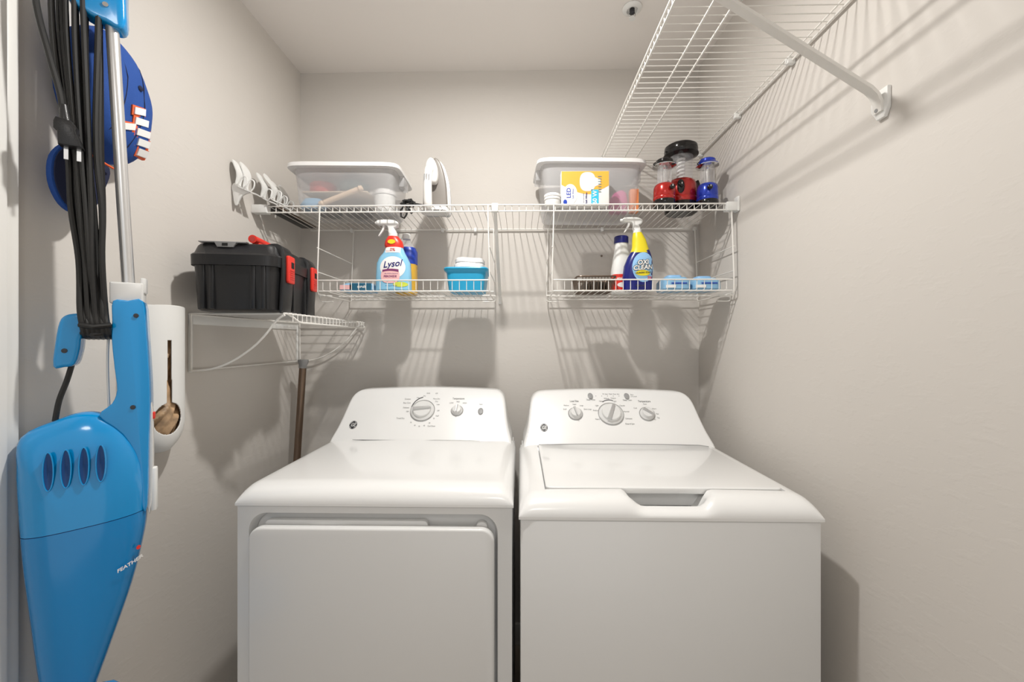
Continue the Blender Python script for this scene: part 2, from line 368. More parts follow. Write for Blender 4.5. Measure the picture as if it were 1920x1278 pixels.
# --- washer
WX0, WX1, WY, WB = -.003, .680, .927, 1.60
ws = thing('washing_machine', 'white top loading washing machine with three dials, right of the two machines', 'washing machine', ((WX0+WX1)/2, (WY+WB)/2, 0))
MB().box(WX0+.004, WX1-.004, WY, WB, .02, .886, .005).build('cabinet', 'enamel2', ws)
for i, (x, y) in enumerate(((WX0+.05, WY+.06), (WX1-.05, WY+.06), (WX0+.05, WB-.05), (WX1-.05, WB-.05))):
    MB().lathe([(.018, 0), (.018, .008), (.01, .010), (.01, .025)], (x, y, 0), 12).build('foot', 'rubber', ws)
appliance_top(WX0, WX1, WY-.004, 1.46, (.060, .632, .985, 1.396), fr=.055).build('top_panel', 'enamel', ws, ang=40)
MB().box(WX0+.01, WX1-.01, 1.45, WB, .88, .90).build('rear_ledge', 'enamel2', ws)
ld = MB().prism(rrect(.0625, .6295, .9875, 1.3935, .013, 5), 'xy', .921, .9365, .003, 3)
ld = ld.xf(lambda v: (v.x, v.y, v.z+.003*(1-((v.x-.3385)/.34)**2))).build('lid', 'enamel', ws)
MB().tube([(.064, 1.391, .9375), (.20, 1.391, .9398), (.3385, 1.391, .9405), (.48, 1.391, .9398), (.605, 1.391, .9380), (.630, 1.375, .9375)], .0013, 5).build('hinge_seam', 'greyp', ws)
cmb, wfn = console(.3385, 1.402, 1.542, WB); cmb.build('control_console', 'enamel', ws, ang=40)
knob(ws, wfn, .201, 1.026, .024, math.radians(-78)); knob(ws, wfn, .329, 1.026, .043, math.radians(68)); knob(ws, wfn, .459, 1.026, .026, math.radians(-38))
for x in (.263, .398):
    MB().prism([(x+.0095*math.cos(2*PI*k/20), 1.085+.0095*math.sin(2*PI*k/20)) for k in range(20)], 'xz', wfn(0, 1.085)[1]-.005, wfn(0, 1.085)[1]+.004, .002).xf(lambda v: (v.x, v.y+.859*(v.z-1.085), v.z)).build('round_button', 'greyp', ws)
pr = MB()
put(pr, wfn, 'Load Size', .201, 1.067, .0085, bold=.0001); put(pr, wfn, 'Temperature', .459, 1.067, .0085, bold=.0001)
for s_, x, z in (('Small', .164, 1.041), ('Medium', .170, 1.053), ('Large', .226, 1.053), ('Super', .201, 1.057)): put(pr, wfn, s_, x, z, .006)
put(pr, wfn, 'Extra Large', .233, 1.041, .006, 'LEFT')
for s_, x, z in (('Light', .289, 1.053), ('Medium', .287, 1.037), ('Heavy', .286, 1.010)): put(pr, wfn, s_, x, z, .0065, 'RIGHT')
put(pr, wfn, 'Heavy', .301, 1.067, .0065); put(pr, wfn, 'Whites', .322, 1.076, .007); put(pr, wfn, 'Colors', .347, 1.077, .007); put(pr, wfn, 'Light', .351, 1.067, .006)
for s_, x, z in (('Casuals', .365, 1.053), ('Normal', .376, 1.034), ('Delicates', .378, 1.012), ('Rinse & Spin', .374, .996)): put(pr, wfn, s_, x, z, .0065, 'LEFT')
for s_, x, z in (('Cold', .421, 1.045), ('Cool', .459, 1.058), ('Warm', .489, 1.043), ('Hot', .496, 1.027), ('Tap', .496, 1.015)): put(pr, wfn, s_, x, z, .006)
put(pr, wfn, 'Deep Rinse', .263, 1.072, .007); put(pr, wfn, 'Deep Clean', .398, 1.071, .007)
put(pr, wfn, 'Fill  Soak  Wash  Rinse  Spin', .341, 1.091, .0055); put(pr, wfn, 'Start', .413, 1.089, .006, 'LEFT'); put(pr, wfn, 'Lid Locked', .413, 1.083, .005, 'LEFT')
for i in range(6): lay(pr, disc2d(.284+.0215*i, 1.0845, .0012, .0012, 8, 1), lambda a, b: wfn(a, b))
pr.build('dial_print', 'print', ws, stuff=True)
am = MB(); arc_mark(am, wfn, .329, 1.026, .0445, 70, 122, .0022, .0012); am.build('dial_mark', 'logo', ws)
monogram(ws, wfn, .085, .984, .012)

# ------------------------------------------------------------------ wire shelves
SZ = 1.768; SY0, SY1 = 1.433, 1.732
sh = thing('wire_shelf', 'long white wire shelf across the back wall, holding both clear bins and the iron', 'shelf', (-.09, YB, SZ))
w_ = MB(); x = -.892
while x < .712:
    w_.tube([(x, SY1, SZ), (x, SY0+.004, SZ), (x, SY0, SZ-.003), (x, SY0, SZ-.024)], .0014, 5); x += .0254
w_.build('deck_wires', 'wire', sh, stuff=True)
for nm, y, z, r in (('front_top_rail', SY0-.003, SZ-.001, .0026), ('front_bottom_rail', SY0-.003, SZ-.023, .0028), ('inner_rail', 1.489, SZ-.0042, .0026), ('rear_rail', SY1, SZ-.0045, .0032)):
    MB().tube([(-.897, y, z), (.716, y, z)], r, 8).build(nm, 'wire', sh)
MB().box(XL, -.893, SY0-.014, SY0+.014, SZ-.026, SZ+.004, .003).build('end_bracket', 'plasticw', sh)
MB().box(.713, XR, SY0-.014, SY0+.014, SZ-.028, SZ+.003, .003).build('end_bracket', 'plasticw', sh)
MB().box(XR-.008, XR, SY0-.016, SY0+.012, SZ-.03, SZ+.022, .003).build('end_plate', 'plasticw', sh)
for x in (-.72, -.33, -.19, .347, .735):
    MB().box(x-.006, x+.006, SY1-.006, YB, SZ-.014, SZ+.002, .002).build('wall_clip', 'plasticw', sh)
def brace(path, wdt, thick, parent, axis):   # flat U channel along a path
    mb = MB(); P = [Vector(p) for p in path]; ax = Vector(axis); rows = []
    for i, p in enumerate(P):
        t = (P[min(i+1, len(P)-1)]-P[max(i-1, 0)]).normalized(); nn = t.cross(ax).normalized()
        rows.append([p+ax*a*wdt/2+nn*b*thick/2 for a, b in ((-1, -1), (1, -1), (1, 1), (-1, 1))])
    vs = [q for r in rows for q in r]; fs = [(4*i+k, 4*i+(k+1) % 4, 4*i+4+(k+1) % 4, 4*i+4+k) for i in range(len(P)-1) for k in range(4)]
    mb.add(vs, fs+[(3, 2, 1, 0), tuple(len(vs)-4+k for k in range(4))]); return mb.build('support_brace', 'wire', parent)
brace(smooth([(-.088, SY0+.004, SZ-.012), (-.088, SY0+.02, SZ-.03), (-.086, 1.60, 1.60), (-.085, 1.715, 1.50), (-.085, 1.734, 1.482), (-.085, 1.738, 1.455)], 4, False), .012, .010, sh, (1, 0, 0))
MB().box(-.092, -.078, 1.735, YB, 1.447, 1.475, .003).build('brace_foot', 'plasticw', sh)
MB().box(-.100, -.076, SY0-.012, SY0+.004, SZ-.027, SZ+.004, .004).build('rail_joiner', 'plasticw', sh)

RZ = 2.066; RX0, RX1 = .345, .748; RY0, RY1 = .42, 1.722
rs = thing('wire_shelf', 'deep white wire shelf high on the right wall, held by a diagonal brace', 'shelf', (XR, 1.07, RZ))
w_ = MB(); y = RY1-.004
while y > RY0:
    w_.tube([(RX1, y, RZ), (RX0+.004, y, RZ), (RX0, y, RZ-.003), (RX0, y, RZ-.026)], .0014, 5); y -= .0254
w_.build('deck_wires', 'wire', rs, stuff=True)
for nm, xx, z, r in (('front_top_rail', RX0-.003, RZ-.001, .0026), ('front_bottom_rail', RX0-.003, RZ-.025, .0028), ('inner_rail', .440, RZ-.0042, .0026), ('inner_rail', .490, RZ-.0042, .0026), ('rear_rail', RX1, RZ-.0045, .0030), ('rear_rail', RX1-.010, RZ+.0042, .0022)):
    MB().tube([(xx, RY0-.01, z), (xx, RY1, z)], r, 8).build(nm, 'wire', rs)
brace([(RX0+.004, .852, RZ-.022), (.725, .863, 1.812), (.738, .864, 1.800), (.745, .864, 1.784), (.747, .864, 1.765)], .020, .007, rs, (0, 1, 0))
MB().prism([(.846, 1.812), (.884, 1.812), (.886, 1.775), (.872, 1.752), (.854, 1.752), (.846, 1.77)], 'yz', .748, XR, .002).build('brace_foot', 'plasticw', rs)
MB().tube([(.746, .866, 1.770), (.742, .866, 1.770)], .004, 8).build('screw', 'greyp', rs)
for y in (.72, 1.14, 1.415, 1.705):
    MB().box(RX1-.014, XR, y-.007, y+.007, RZ-.014, RZ+.006, .003).build('wall_clip', 'plasticw', rs)
MB().box(RX0-.004, RX0+.012, RY1-.004, YB, RZ-.027, RZ+.002, .003).build('end_bracket', 'plasticw', rs)

def hanging_basket(x0, x1, label, flip):
    b = thing('hanging_wire_basket', label, 'basket', ((x0+x1)/2, 1.57, 1.455), 'wire baskets hung below the back shelf')
    bz = 1.468; y0, y1 = 1.425, 1.712
    w_ = MB(); x = x0+.018
    while x < x1-.01:
        w_.tube([(x, y1, bz), (x, y0+.003, bz), (x, y0, bz+.003), (x, y0, bz+.034)], .0014, 5); x += .0254
    w_.build('deck_wires', 'wire', b, stuff=True)
    for nm, y, z in (('front_top_rail', y0-.002, bz+.035), ('front_bottom_rail', y0+.001, bz-.003), ('inner_rail', 1.586, bz-.004), ('rear_rail', y1, bz-.004), ('rear_top_rail', y1+.002, bz+.03)):
        MB().tube([(x0+.004, y, z), (x1-.004, y, z)], .0024, 8).build(nm, 'wire', b)
    for x, sgn in ((x0, -1), (x1, 1)):
        top = x-sgn*.006
        fr = MB().tube([(top, SY0-.005, SZ-.004), (top, SY0-.007, SZ-.028), (x, 1.422, bz+.05), (x, 1.422, bz-.004), (x, 1.428, bz-.012), (x, 1.705, bz-.012), (x, 1.714, bz-.004), (x, 1.714, bz+.06), (top, 1.722, SZ-.014), (top, 1.730, SZ-.003)], .0024, 7)
        f = fr.build('side_frame', 'wire', b)
        MB().tube([(x, 1.420, bz+.15), (x, 1.717, bz+.15)], .0018, 6).build('side_wire', 'wire', f)
        MB().tube([(x, 1.420, bz+.065), (x, 1.716, bz+.065)], .0018, 6).build('side_wire', 'wire', f)
        q = x+sgn*.012
        MB().tube(smooth([(x-sgn*.03, 1.47, bz-.014), (q, 1.47, bz-.014), (q+sgn*.004, 1.475, bz-.020), (q, 1.48, bz-.034), (x-sgn*.03, 1.48, bz-.034)], 4, False), .0022, 6).build('end_loop', 'wire', f)
    return b
hanging_basket(-.713, -.106, 'white wire basket hung under the shelf on the left, holding the pale blue spray bottle', 0)
hanging_basket(.112, .738, 'white wire basket hung under the shelf on the right, holding the navy spray bottle', 1)

# --- rack on the left wall under the toolbox
rk = thing('wire_rack', 'small white wire wall rack on the left wall, under the black toolbox', 'rack', (XL, 1.43, 1.37))
KY0, KY1, KX, KZ = 1.146, 1.721, -.660, 1.370
w_ = MB(); y = KY0+.020
while y < KY1: w_.tube([(XL+.010, y, KZ), (KX, y, KZ), (KX+.004, y, KZ-.004), (KX+.004, y, KZ-.024)], .0014, 5); y += .0254
w_.build('deck_wires', 'wire', rk, stuff=True)
r_ = .0030
MB().tube([(XL+.010, KY0, 1.205), (XL+.010, KY0, KZ-.002), (KX-.02, KY0, KZ-.002), (KX-.004, KY0+.004, KZ-.002), (KX, KY0+.03, KZ-.012), (KX+.005, KY0+.05, KZ-.024), (KX+.006, KY0+.07, KZ-.026), (KX+.006, KY1-.02, KZ-.026), (KX+.002, KY1-.002, KZ-.024), (KX-.01, KY1, KZ-.012), (KX-.03, KY1, KZ-.002), (XL+.010, KY1, KZ-.002), (XL+.010, KY1, 1.205)], r_, 8).build('outer_frame', 'wire', rk)
MB().tube([(KX, KY0+.004, KZ-.003), (KX, KY1, KZ-.003)], .0024, 8).build('front_rail', 'wire', rk)
MB().tube([(XL+.008, KY0, 1.205), (XL+.008, KY1, 1.205)], .0026, 8).build('bottom_rail', 'wire', rk)
MB().tube([(XL+.008, KY0, KZ-.004), (XL+.008, KY1, KZ-.004)], .0026, 8).build('rear_rail', 'wire', rk)
for y in (KY0+.006, KY1-.006): MB().box(XL, XL+.006, y-.006, y+.006, 1.20, KZ, .002).build('wall_strip', 'plasticw', rk)
wb = MB().box(XL, XL+.004, KY0, KY1, KZ-.032, KZ-.004, .001).build('wall_band', 'plasticw', rk)
for y in (KY0, KY1):
    c = smooth([(XL+.010, y, 1.205), (-.88, y, 1.210), (-.82, y, 1.232), (-.76, y, 1.272), (-.72, y, 1.312), (-.69, y, 1.350), (-.668, y, KZ-.006)], 4, False)
    MB().tube(c, r_, 8).build('curved_brace', 'wire', rk)

# ------------------------------------------------------------------ toolbox
tb = thing('toolbox', 'black plastic toolbox with red latches and red handle, on the white wall rack', 'toolbox', (-.802, 1.25, 1.373))
def tl(v): return (v.x, v.y, v.z)
TW, TL_ = .236, .340
o = Vector((-.802, 1.25, 1.373))
def B(): return MB()
hw, hl = TW/2, TL_/2
b = B().loft([(0, hw*.86, hl*.90, 0, 0, 7), (.004, hw*.89, hl*.93, 0, 0, 8), (.06, hw*.91, hl*.945, 0, 0, 8), (.135, hw*.95, hl*.965, 0, 0, 8)], 48)
tub = b.xf(lambda v: v+o).build('tub', 'black', tb)
for y in (-.12, -.045, .05, .125):
    B().box(hw*.80, hw*.965, y-.006, y+.006, .004, .13, .002).xf(lambda v: v+o).build('side_rib', 'black', tub)
for x in (-.075, -.052, .052, .078):
    B().box(x-.006, x+.006, -hl*.975, -hl*.80, .004, .13, .002).xf(lambda v: v+o).build('end_rib', 'black', tub)
ld = B().loft([(.122, hw*.99, hl*1.0, 0, 0, 8), (.150, hw*1.0, hl*1.0, 0, 0, 8), (.153, hw*.985, hl*.985, 0, 0, 8), (.157, hw*.95, hl*.955, 0, 0, 8), (.176, hw*.90, hl*.92, 0, 0, 8), (.183, hw*.86, hl*.89, 0, 0, 8), (.185, hw*.80, hl*.85, 0, 0, 8)], 48)
lid = ld.xf(lambda v: v+o).build('lid', 'black', tb)
B().prism([(-.088, .1868), (.034, .1868), (.032, .1838), (.008, .1838), (.000, .1715), (-.040, .1715), (-.047, .1838), (-.086, .1838)], 'xz', -hl*.945, -hl*.85, .001).xf(lambda v: v+o).build('end_trim', 'greyp', lid, 'pale grey trim with a square hole')
B().box(-.027, -.013, -hl*.945-.0012, -hl*.94, .1745, .182).xf(lambda v: v+o).build('trim_slot', 'dark', lid)
for y in (-.105, .085):
    p = smooth([(hw*.62, .186), (hw*.80, .1905), (hw*.93, .186), (hw*1.02, .168), (hw*1.04, .14), (hw*1.03, .08), (hw*.98, .004), (hw*.90, .004), (hw*.94, .08), (hw*.90, .16), (hw*.62, .180)], 3)
    st = B().prism(p, 'xz', y-.030, y+.030, .002); st.xf(lambda v: v+o).build('latch_mount', 'black', tub)
    la = B().prism(rrect(y-.021, y+.021, .082, .160, .006, 3), 'yz', hw*1.03, hw*1.03+.009, .0025)
    l = la.xf(lambda v: v+o).build('latch', 'red', tb)
    B().box(hw*1.03+.0085, hw*1.03+.0098, y-.006, y+.012, .126, .143).xf(lambda v: v+o).build('latch_slot', 'dark', l)
    for k in range(5): B().box(hw*1.03+.0085, hw*1.03+.0102, y-.015, y+.015, .094+.006*k, .096+.006*k).xf(lambda v: v+o).build('grip_ridge', 'red', l)
hd = MB().tube([(.028, -.115, .206), (.028, .055, .206)], .0115, 16)
for y in (-.085, .03): hd.box(.018, .038, y-.012, y+.012, .182, .202, .003)
h = hd.xf(lambda v: v+o).build('carry_handle', 'red', tb)
MB().tube([(.028, -.1155, .206), (.028, -.1145, .206)], .0075, 12).xf(lambda v: v+o).build('handle_hollow', 'redc', h)
tb.rotation_euler = (0, 0, math.radians(8.5))

# ------------------------------------------------------------------ things on the back shelf
DZ = SZ+.0014
def lidded_bin(name, label, loc, W, D, H, rot, lidover=.018, lugs=True):
    t = thing(name, label, 'storage bin', loc); a, b = W/2-lidover, D/2-lidover; q = Vector(loc)
    secs = [(0, a*.90, b*.88, 0, 0, 9), (.004, a*.92, b*.90, 0, 0, 9), (H*.5, a*.96, b*.95, 0, 0, 9), (H-.012, a, b, 0, 0, 9)]
    n = 56; mb = MB(); rings = []
    for off in (0, -.0015):
        for (z, aa, bb, _, _, e) in secs:
            rings.append([(math.copysign(abs(math.cos(2*PI*k/n))**(2/e), math.cos(2*PI*k/n))*(aa+off), math.copysign(abs(math.sin(2*PI*k/n))**(2/e), math.sin(2*PI*k/n))*(bb+off), z-off) for k in range(n)])
    rings = rings[:4]
    vs = [v for r in rings for v in r]
    mb.add(vs, [(i*n+k, i*n+(k+1) % n, (i+1)*n+(k+1) % n, (i+1)*n+k) for i in range(3) for k in range(n)]+[tuple(range(n))[::-1]])
    mb.xf(lambda v: v+q).build('tub', 'bin', t)
    l = MB().loft([(H-.016, W/2, D/2, 0, 0, 9), (H-.004, W/2, D/2, 0, 0, 9), (H-.001, W/2-.003, D/2-.003, 0, 0, 9), (H, W/2-.012, D/2-.012, 0, 0, 9)], 64)
    l = l.xf(lambda v: v+q).build('lid', 'lid', t)
    if lugs:
        for s_ in (-1, 1): MB().box(s_*(W/2-.012)-.010, s_*(W/2-.012)+.010, -.035, .035, H-.055, H-.014, .003).xf(lambda v: v+q).build('lid_clip', 'bin', t)
    t.rotation_euler = (0, 0, rot); return t
lidded_bin('storage_bin', 'frosted plastic bin with white lid at the left, rolling pin and red tin inside', (-.640, 1.560, DZ), .405, .255, .158, math.radians(2))
lidded_bin('storage_bin', 'frosted plastic bin with white lid at the right, behind the yellow bulb box', (.262, 1.607, DZ), .410, .235, .190, math.radians(2.5))
# inside the left bin
tag(MB().lathe([(.040, 0), (.042, .02), (.040, .028), (.036, .030)], (-.795+.06, 1.575, DZ+.006), 24).build('round_tin', 'tinb'), 'dark round tin on the bin floor, left one of two under the tray', 'tin')
tag(MB().lathe([(.048, 0), (.050, .022), (.048, .030), (.044, .032)], (-.622, 1.575, DZ+.006), 24).build('round_tin', 'tinb'), 'wide dark round tin on the bin floor, right one of two under the tray', 'tin')
tag(MB().box(-.800, -.560, 1.485, 1.63, DZ+.066, DZ+.071, .001).build('card_tray', 'beige'), 'flat beige card tray lying across the contents of the left bin', 'tray')
tb2 = MB().lathe([(.046, 0), (.048, .004), (.048, .036), (.045, .040), (.0001, .041)], (-.745, 1.535, DZ+.0715), 28).build('food_tin', 'redc'); tag(tb2, 'round red tin on the tray inside the left bin', 'tin')
tag(MB().lathe([(.03, 0), (.052, .02), (.058, .036), (.055, .044), (.02, .047)], (-.633, 1.550, DZ+.0715), 28).build('bowl', 'tealc'), 'grey teal bowl turned over inside the left bin', 'bowl')
tu = thing('tub_with_lid', 'round white tub with ribbed lid inside the left bin, at its right end', 'tub', (-.515, 1.545, DZ+.006))
MB().lathe([(.036, 0), (.040, .062), (.040, .063)], (-.515, 1.545, DZ+.006), 28).build('tub', 'plasticw', tu)
MB().lathe([(.043, .064), (.044, .070), (.042, .072), (.043, .078), (.041, .082), (.0001, .083)], (-.515, 1.545, DZ+.006), 28).build('lid', 'lid', tu)
rp = thing('rolling_pin', 'pale wooden rolling pin leaning across the front inside the left bin', 'rolling pin', (-.70, 1.475, DZ+.02))
MB().tube([(-.710, 1.470, DZ+.024), (-.590, 1.470, DZ+.070)], .0095, 14).build('roller', 'wood', rp)
MB().tube([(-.728, 1.470, DZ+.017), (-.718, 1.470, DZ+.0205), (-.710, 1.470, DZ+.0235)], [.010, .012, .006], 12).build('handle', 'wood', rp)
MB().tube([(-.590, 1.470, DZ+.070), (-.582, 1.470, DZ+.073), (-.572, 1.470, DZ+.0765)], [.006, .011, .009], 12).build('handle', 'wood', rp)
tag(MB().loft([(0, .040, .03, -.765, 1.50, 3), (.015, .044, .032, -.765, 1.50, 3), (.038, .03, .02, -.765, 1.50, 3)], 20).xf(lambda v: (v.x, v.y, v.z+DZ+.006)).build('pouch', 'ltcloth'), 'pale blue plastic pouch in the left front of the left bin', 'pouch')
# jar and bulb box in front of the right bin
jr = thing('jar', 'small round white lidded jar on the shelf, left of the yellow bulb box', 'jar', (.116, 1.462, DZ))
MB().lathe([(.026, 0), (.028, .004), (.028, .022)], (.116, 1.462, DZ), 26).build('body', 'plasticw', jr)
MB().lathe([(.030, .022), (.0305, .026), (.028, .030), (.0305, .033), (.030, .040), (.026, .043), (.0001, .0435)], (.116, 1.462, DZ), 26).build('lid', 'lid', jr)
lb = thing('bulb_box', 'yellow and white light bulb box standing in front of the right bin', 'box', (.229, 1.473, DZ))
LX0, LX1, LZ0, LZ1, LYF, LYB = .146, .315, DZ, DZ+.122, 1.449, 1.484
MB().box(LX0, LX1, LYF, LYB, LZ0, LZ1, .001).build('carton', 'card', lb)
F1 = lambda a, b: (a, LYF-.0006, b); F2 = lambda a, b: (a, LYF-.0011, b); F3 = lambda a, b: (a, LYF-.0016, b)
g = MB(); lay(g, strip2d((LX0+.001, LX1-.001, lambda x: LZ1-.001), (0, 0, lambda x: DZ+.074-.034*math.sin(min(1, (x-LX0)/.10)*PI*.5)+.030*max(0, (x-LX0-.11)/.058)**1)), F1); g.build('yellow_panel', 'ledy', lb)
g = MB(); lay(g, disc2d(.178, DZ+.040, .025, .036, 28, 3), F2); g.build('oval_panel', 'card', lb)
g = MB(); lay(g, disc2d(.239, DZ+.084, .028, .034, 28, 3, 2.6), F2); lay(g, strip2d((.240, .284, lambda x: DZ+.110-(x-.239)*.40), (0, 0, lambda x: DZ+.056+(x-.239)*.40)), lambda a, b: (a, LYF-.0013, b)); g.build('bulb_picture', 'dial', lb)
g = MB()
for i in range(7): lay(g, disc2d(.282, DZ+.102-.009*i, .008-.0004*i, .0016, 8, 1), F3)
g.build('screw_thread_picture', 'tealc', lb)
g = MB(); lay(g, ([(.252, DZ+.002), (.278, DZ+.002), (.278, DZ+.056), (.252, DZ+.056)], [(0, 1, 2, 3)]), F2); g.build('blue_panel', 'cyanp', lb)
g = MB(); lay(g, shift(text2d('60 W', .021, bold=.0004), .265, DZ+.028, PI/2), F3); g.build('wattage_print', 'white', lb)
g = MB(); lay(g, shift(text2d('LED', .021, bold=.0004), .173, DZ+.044, PI/2), F3);
lay(g, disc2d(.160, DZ+.012, .007, .009, 16, 1), F3); lay(g, shift(text2d('Soft White', .008), .188, DZ+.042, PI/2), F3); g.build('name_print', 'royal', lb)
g = MB(); lay(g, shift(text2d('Soft White', .009, bold=.0002), .235, DZ+.026, PI/2), F2); lay(g, shift(text2d('non-dimmable', .006), .225, DZ+.026, PI/2), F2); g.build('side_print', 'navy', lb)
# inside the right bin
tag(MB().box(.415, .462-.016, 1.54, 1.57, DZ+.006, DZ+.092, .002).build('carton', 'orangec'), 'narrow orange carton standing inside the right bin', 'box')
tag(MB().loft([(0, .032, .018, .372, 1.56, 3), (.04, .036, .022, .372, 1.56, 3), (.075, .024, .012, .380, 1.56, 2.5), (.085, .008, .006, .385, 1.56, 2)], 24).xf(lambda v: (v.x, v.y, v.z+DZ+.006)).build('film_pouch', 'magenta'), 'crumpled pink film pouch inside the right bin beside the orange carton', 'pouch')

# black flat thing near the wall under the hangers
bb = thing('folded_board', 'long flat black folded board lying on the shelf end, under the hangers', 'board', (-.905, 1.59, DZ))
MB().box(-.932, -.882, 1.455, 1.725, DZ, DZ+.012, .003).build('board', 'black', bb)
MB().box(-.878, -.870, 1.455, 1.725, DZ, DZ+.009, .002).build('edge_strip', 'brown', bb)
# hangers: curved shoulder, rim and hook, leaning in a row on the shelf end
hz = [(1.322, (443, 297), (452, 343)), (1.350, (457, 298), (465, 346)), (1.42, (476, 319), (487, 363)), (1.445, (487, 320), (502, 366)), (1.51, (505, 337), (517, 379)), (1.535, (519, 344), (530, 386))]
hl_ = ['nearest the camera at the left wall', 'second nearest the camera', 'third in the row, just past the gap', 'fourth in the row, close behind the third', 'fifth in the row, low beside the bin', 'sixth and last, nearest the clear bin']
HX = [(-.940, 1.883, -.925, 1.803), (-.935, 1.888, -.920, 1.803), (-.925, 1.881, -.905, 1.798), (-.915, 1.888, -.886, 1.801), (-.928, 1.886, -.903, 1.806), (-.915, 1.882, -.893, 1.795)]
for i, (y, _, _) in enumerate(hz):
    tx, tz, bx, bz = HX[i]
    h = thing('clothes_hanger', 'white plastic clothes hanger on the shelf end, '+hl_[i], 'hanger', (bx, y, bz), 'white plastic hangers on the shelf end')
    pth = smooth([(tx, tz), (tx+.014, tz-.022), (bx+.006, bz+.035), (bx, bz), (bx+.012, bz-.012), (bx+.045, bz-.026+.004*i*0)], 5, False); m_ = len(pth)
    mb = MB(); vs = []; 
    for k, (px, pz) in enumerate(pth):
        a = pth[max(0, k-1)]; c = pth[min(m_-1, k+1)]; tx_, tz_ = c[0]-a[0], c[1]-a[1]; L = math.hypot(tx_, tz_) or 1; nx, nz = -tz_/L, tx_/L
        wv = .020*math.sin(PI*min(1, (k+.35)/(m_*.55)))**.5 if k < m_*.5 else .012
        for sgn, yy in ((-1, -wv), (1, -wv), (1, wv), (-1, wv)): vs.append((px+nx*.0017*sgn, y+yy, pz+nz*.0017*sgn))
    mb.add(vs, [(4*k+q, 4*k+(q+1) % 4, 4*k+4+(q+1) % 4, 4*k+4+q) for k in range(m_-1) for q in range(4)]+[(3, 2, 1, 0), tuple(4*(m_-1)+q for q in range(4))])
    mb.build('shoulder', 'plasticw', h)
    hk = smooth([(bx+.010, y-.016, bz-.006), (bx+.022, y-.018, bz+.012), (bx+.032, y-.018, bz+.020), (bx+.042, y-.018, bz+.012), (bx+.040, y-.018, bz-.006), (bx+.030, y-.016, bz-.016)], 4, False)
    MB().tube(hk, .0022, 6).build('hook', 'plasticw', h)
    if i < 1:
        MB().prism(smooth([(-.944, 1.796), (-.936, 1.808), (-.924, 1.803), (-.900, 1.786), (-.884, 1.776), (-.898, 1.772), (-.915, 1.760), (-.928, 1.735), (-.936, 1.742), (-.941, 1.775)], 3), 'xz', y-.004, y+.002, .001).build('bottom_plate', 'plasticw', h)

# ------------------------------------------------------------------ iron
ir = thing('clothes_iron', 'white and taupe clothes iron standing on its heel on the back shelf', 'iron', (-.32, 1.53, DZ))
sole = smooth([(-.315, DZ+.215), (-.298, DZ+.200), (-.284, DZ+.170), (-.272, DZ+.125), (-.266, DZ+.07), (-.266, DZ+.002), (-.30, DZ), (-.365, DZ+.002), (-.372, DZ+.06), (-.366, DZ+.12), (-.348, DZ+.175), (-.330, DZ+.206)], 3)
MB().prism(sole, 'xz', 1.560, 1.570, .002).build('soleplate', 'silver', ir)
MB().prism([(-.318+(x+.318)*.93, DZ+.002+(z-DZ)*.97) for x, z in sole], 'xz', 1.540, 1.562, .006, 3).build('lower_housing', 'ironw', ir)
MB().prism([(-.322+(x+.322)*.84, DZ+.004+(z-DZ)*.95) for x, z in sole], 'xz', 1.522, 1.545, .006, 3).build('upper_housing', 'irong', ir)
tip = smooth([(-.330, DZ+.197), (-.314, DZ+.185), (-.304, DZ+.15), (-.305, DZ+.115), (-.316, DZ+.102), (-.340, DZ+.11), (-.350, DZ+.15), (-.345, DZ+.182)], 3)
MB().prism(tip, 'xz', 1.490, 1.526, .010, 3).build('water_tank', 'ironw', ir)
MB().box(-.343, -.328, 1.4885, 1.492, DZ+.160, DZ+.164).build('fill_slot', 'dark', ir)
MB().tube(smooth([(-.330, 1.500, DZ+.150), (-.332, 1.480, DZ+.145), (-.334, 1.470, DZ+.10), (-.334, 1.470, DZ+.05), (-.334, 1.478, DZ+.012), (-.334, 1.51, DZ+.012)], 5, False), [.010]+[.0155]*24+[.014], 14).build('handle', 'ironw', ir)
g = MB()
for k in range(3):
    x = -.345+.008*k; g.add([(x, 1.4535+.0016*abs(k-1), DZ+.118), (x+.005, 1.4535+.0016*abs(k-1), DZ+.121), (x+.004, 1.4535+.0016*abs(k-1), DZ+.100), (x+.001, 1.4535+.0016*abs(k-1), DZ+.094+.004*(k % 2))], [(0, 1, 2, 3)])
g.build('stripe_print', 'greyp', ir)
MB().loft([(0, .052, .040, -.318, 1.52, 3.5), (.012, .050, .038, -.318, 1.52, 3.5), (.02, .044, .032, -.318, 1.52, 3)], 28).xf(lambda v: (v.x, v.y, v.z+DZ)).build('heel', 'ironw', ir)
rnd = random.Random(3)
cp = [(-.345, 1.50, DZ+.02)]
for k in range(26):
    a = k*2.2; cp.append((-.402+.026*math.cos(a)*rnd.uniform(.6, 1.1), 1.462+.010*math.sin(k*1.3), DZ+.016+.014*math.sin(a)*rnd.uniform(.5, 1.2)))
MB().tube(smooth([Vector(p) for p in cp], 4, False), .0032, 6).build('cord_bundle', 'rubber', ir)
MB().tube([(-.418, 1.460, DZ+.004), (-.425, 1.447, DZ-.012), (-.424, 1.447, DZ-.036), (-.413, 1.447, DZ-.042), (-.404, 1.447, DZ-.028), (-.402, 1.447, DZ-.010), (-.398, 1.46, DZ+.006)], .0034, 7).build('hanging_loop', 'rubber', ir)
MB().tube([(-.396, 1.445, DZ-.012), (-.384, 1.445, DZ-.024)], .005, 8).build('plug', 'rubber', ir)

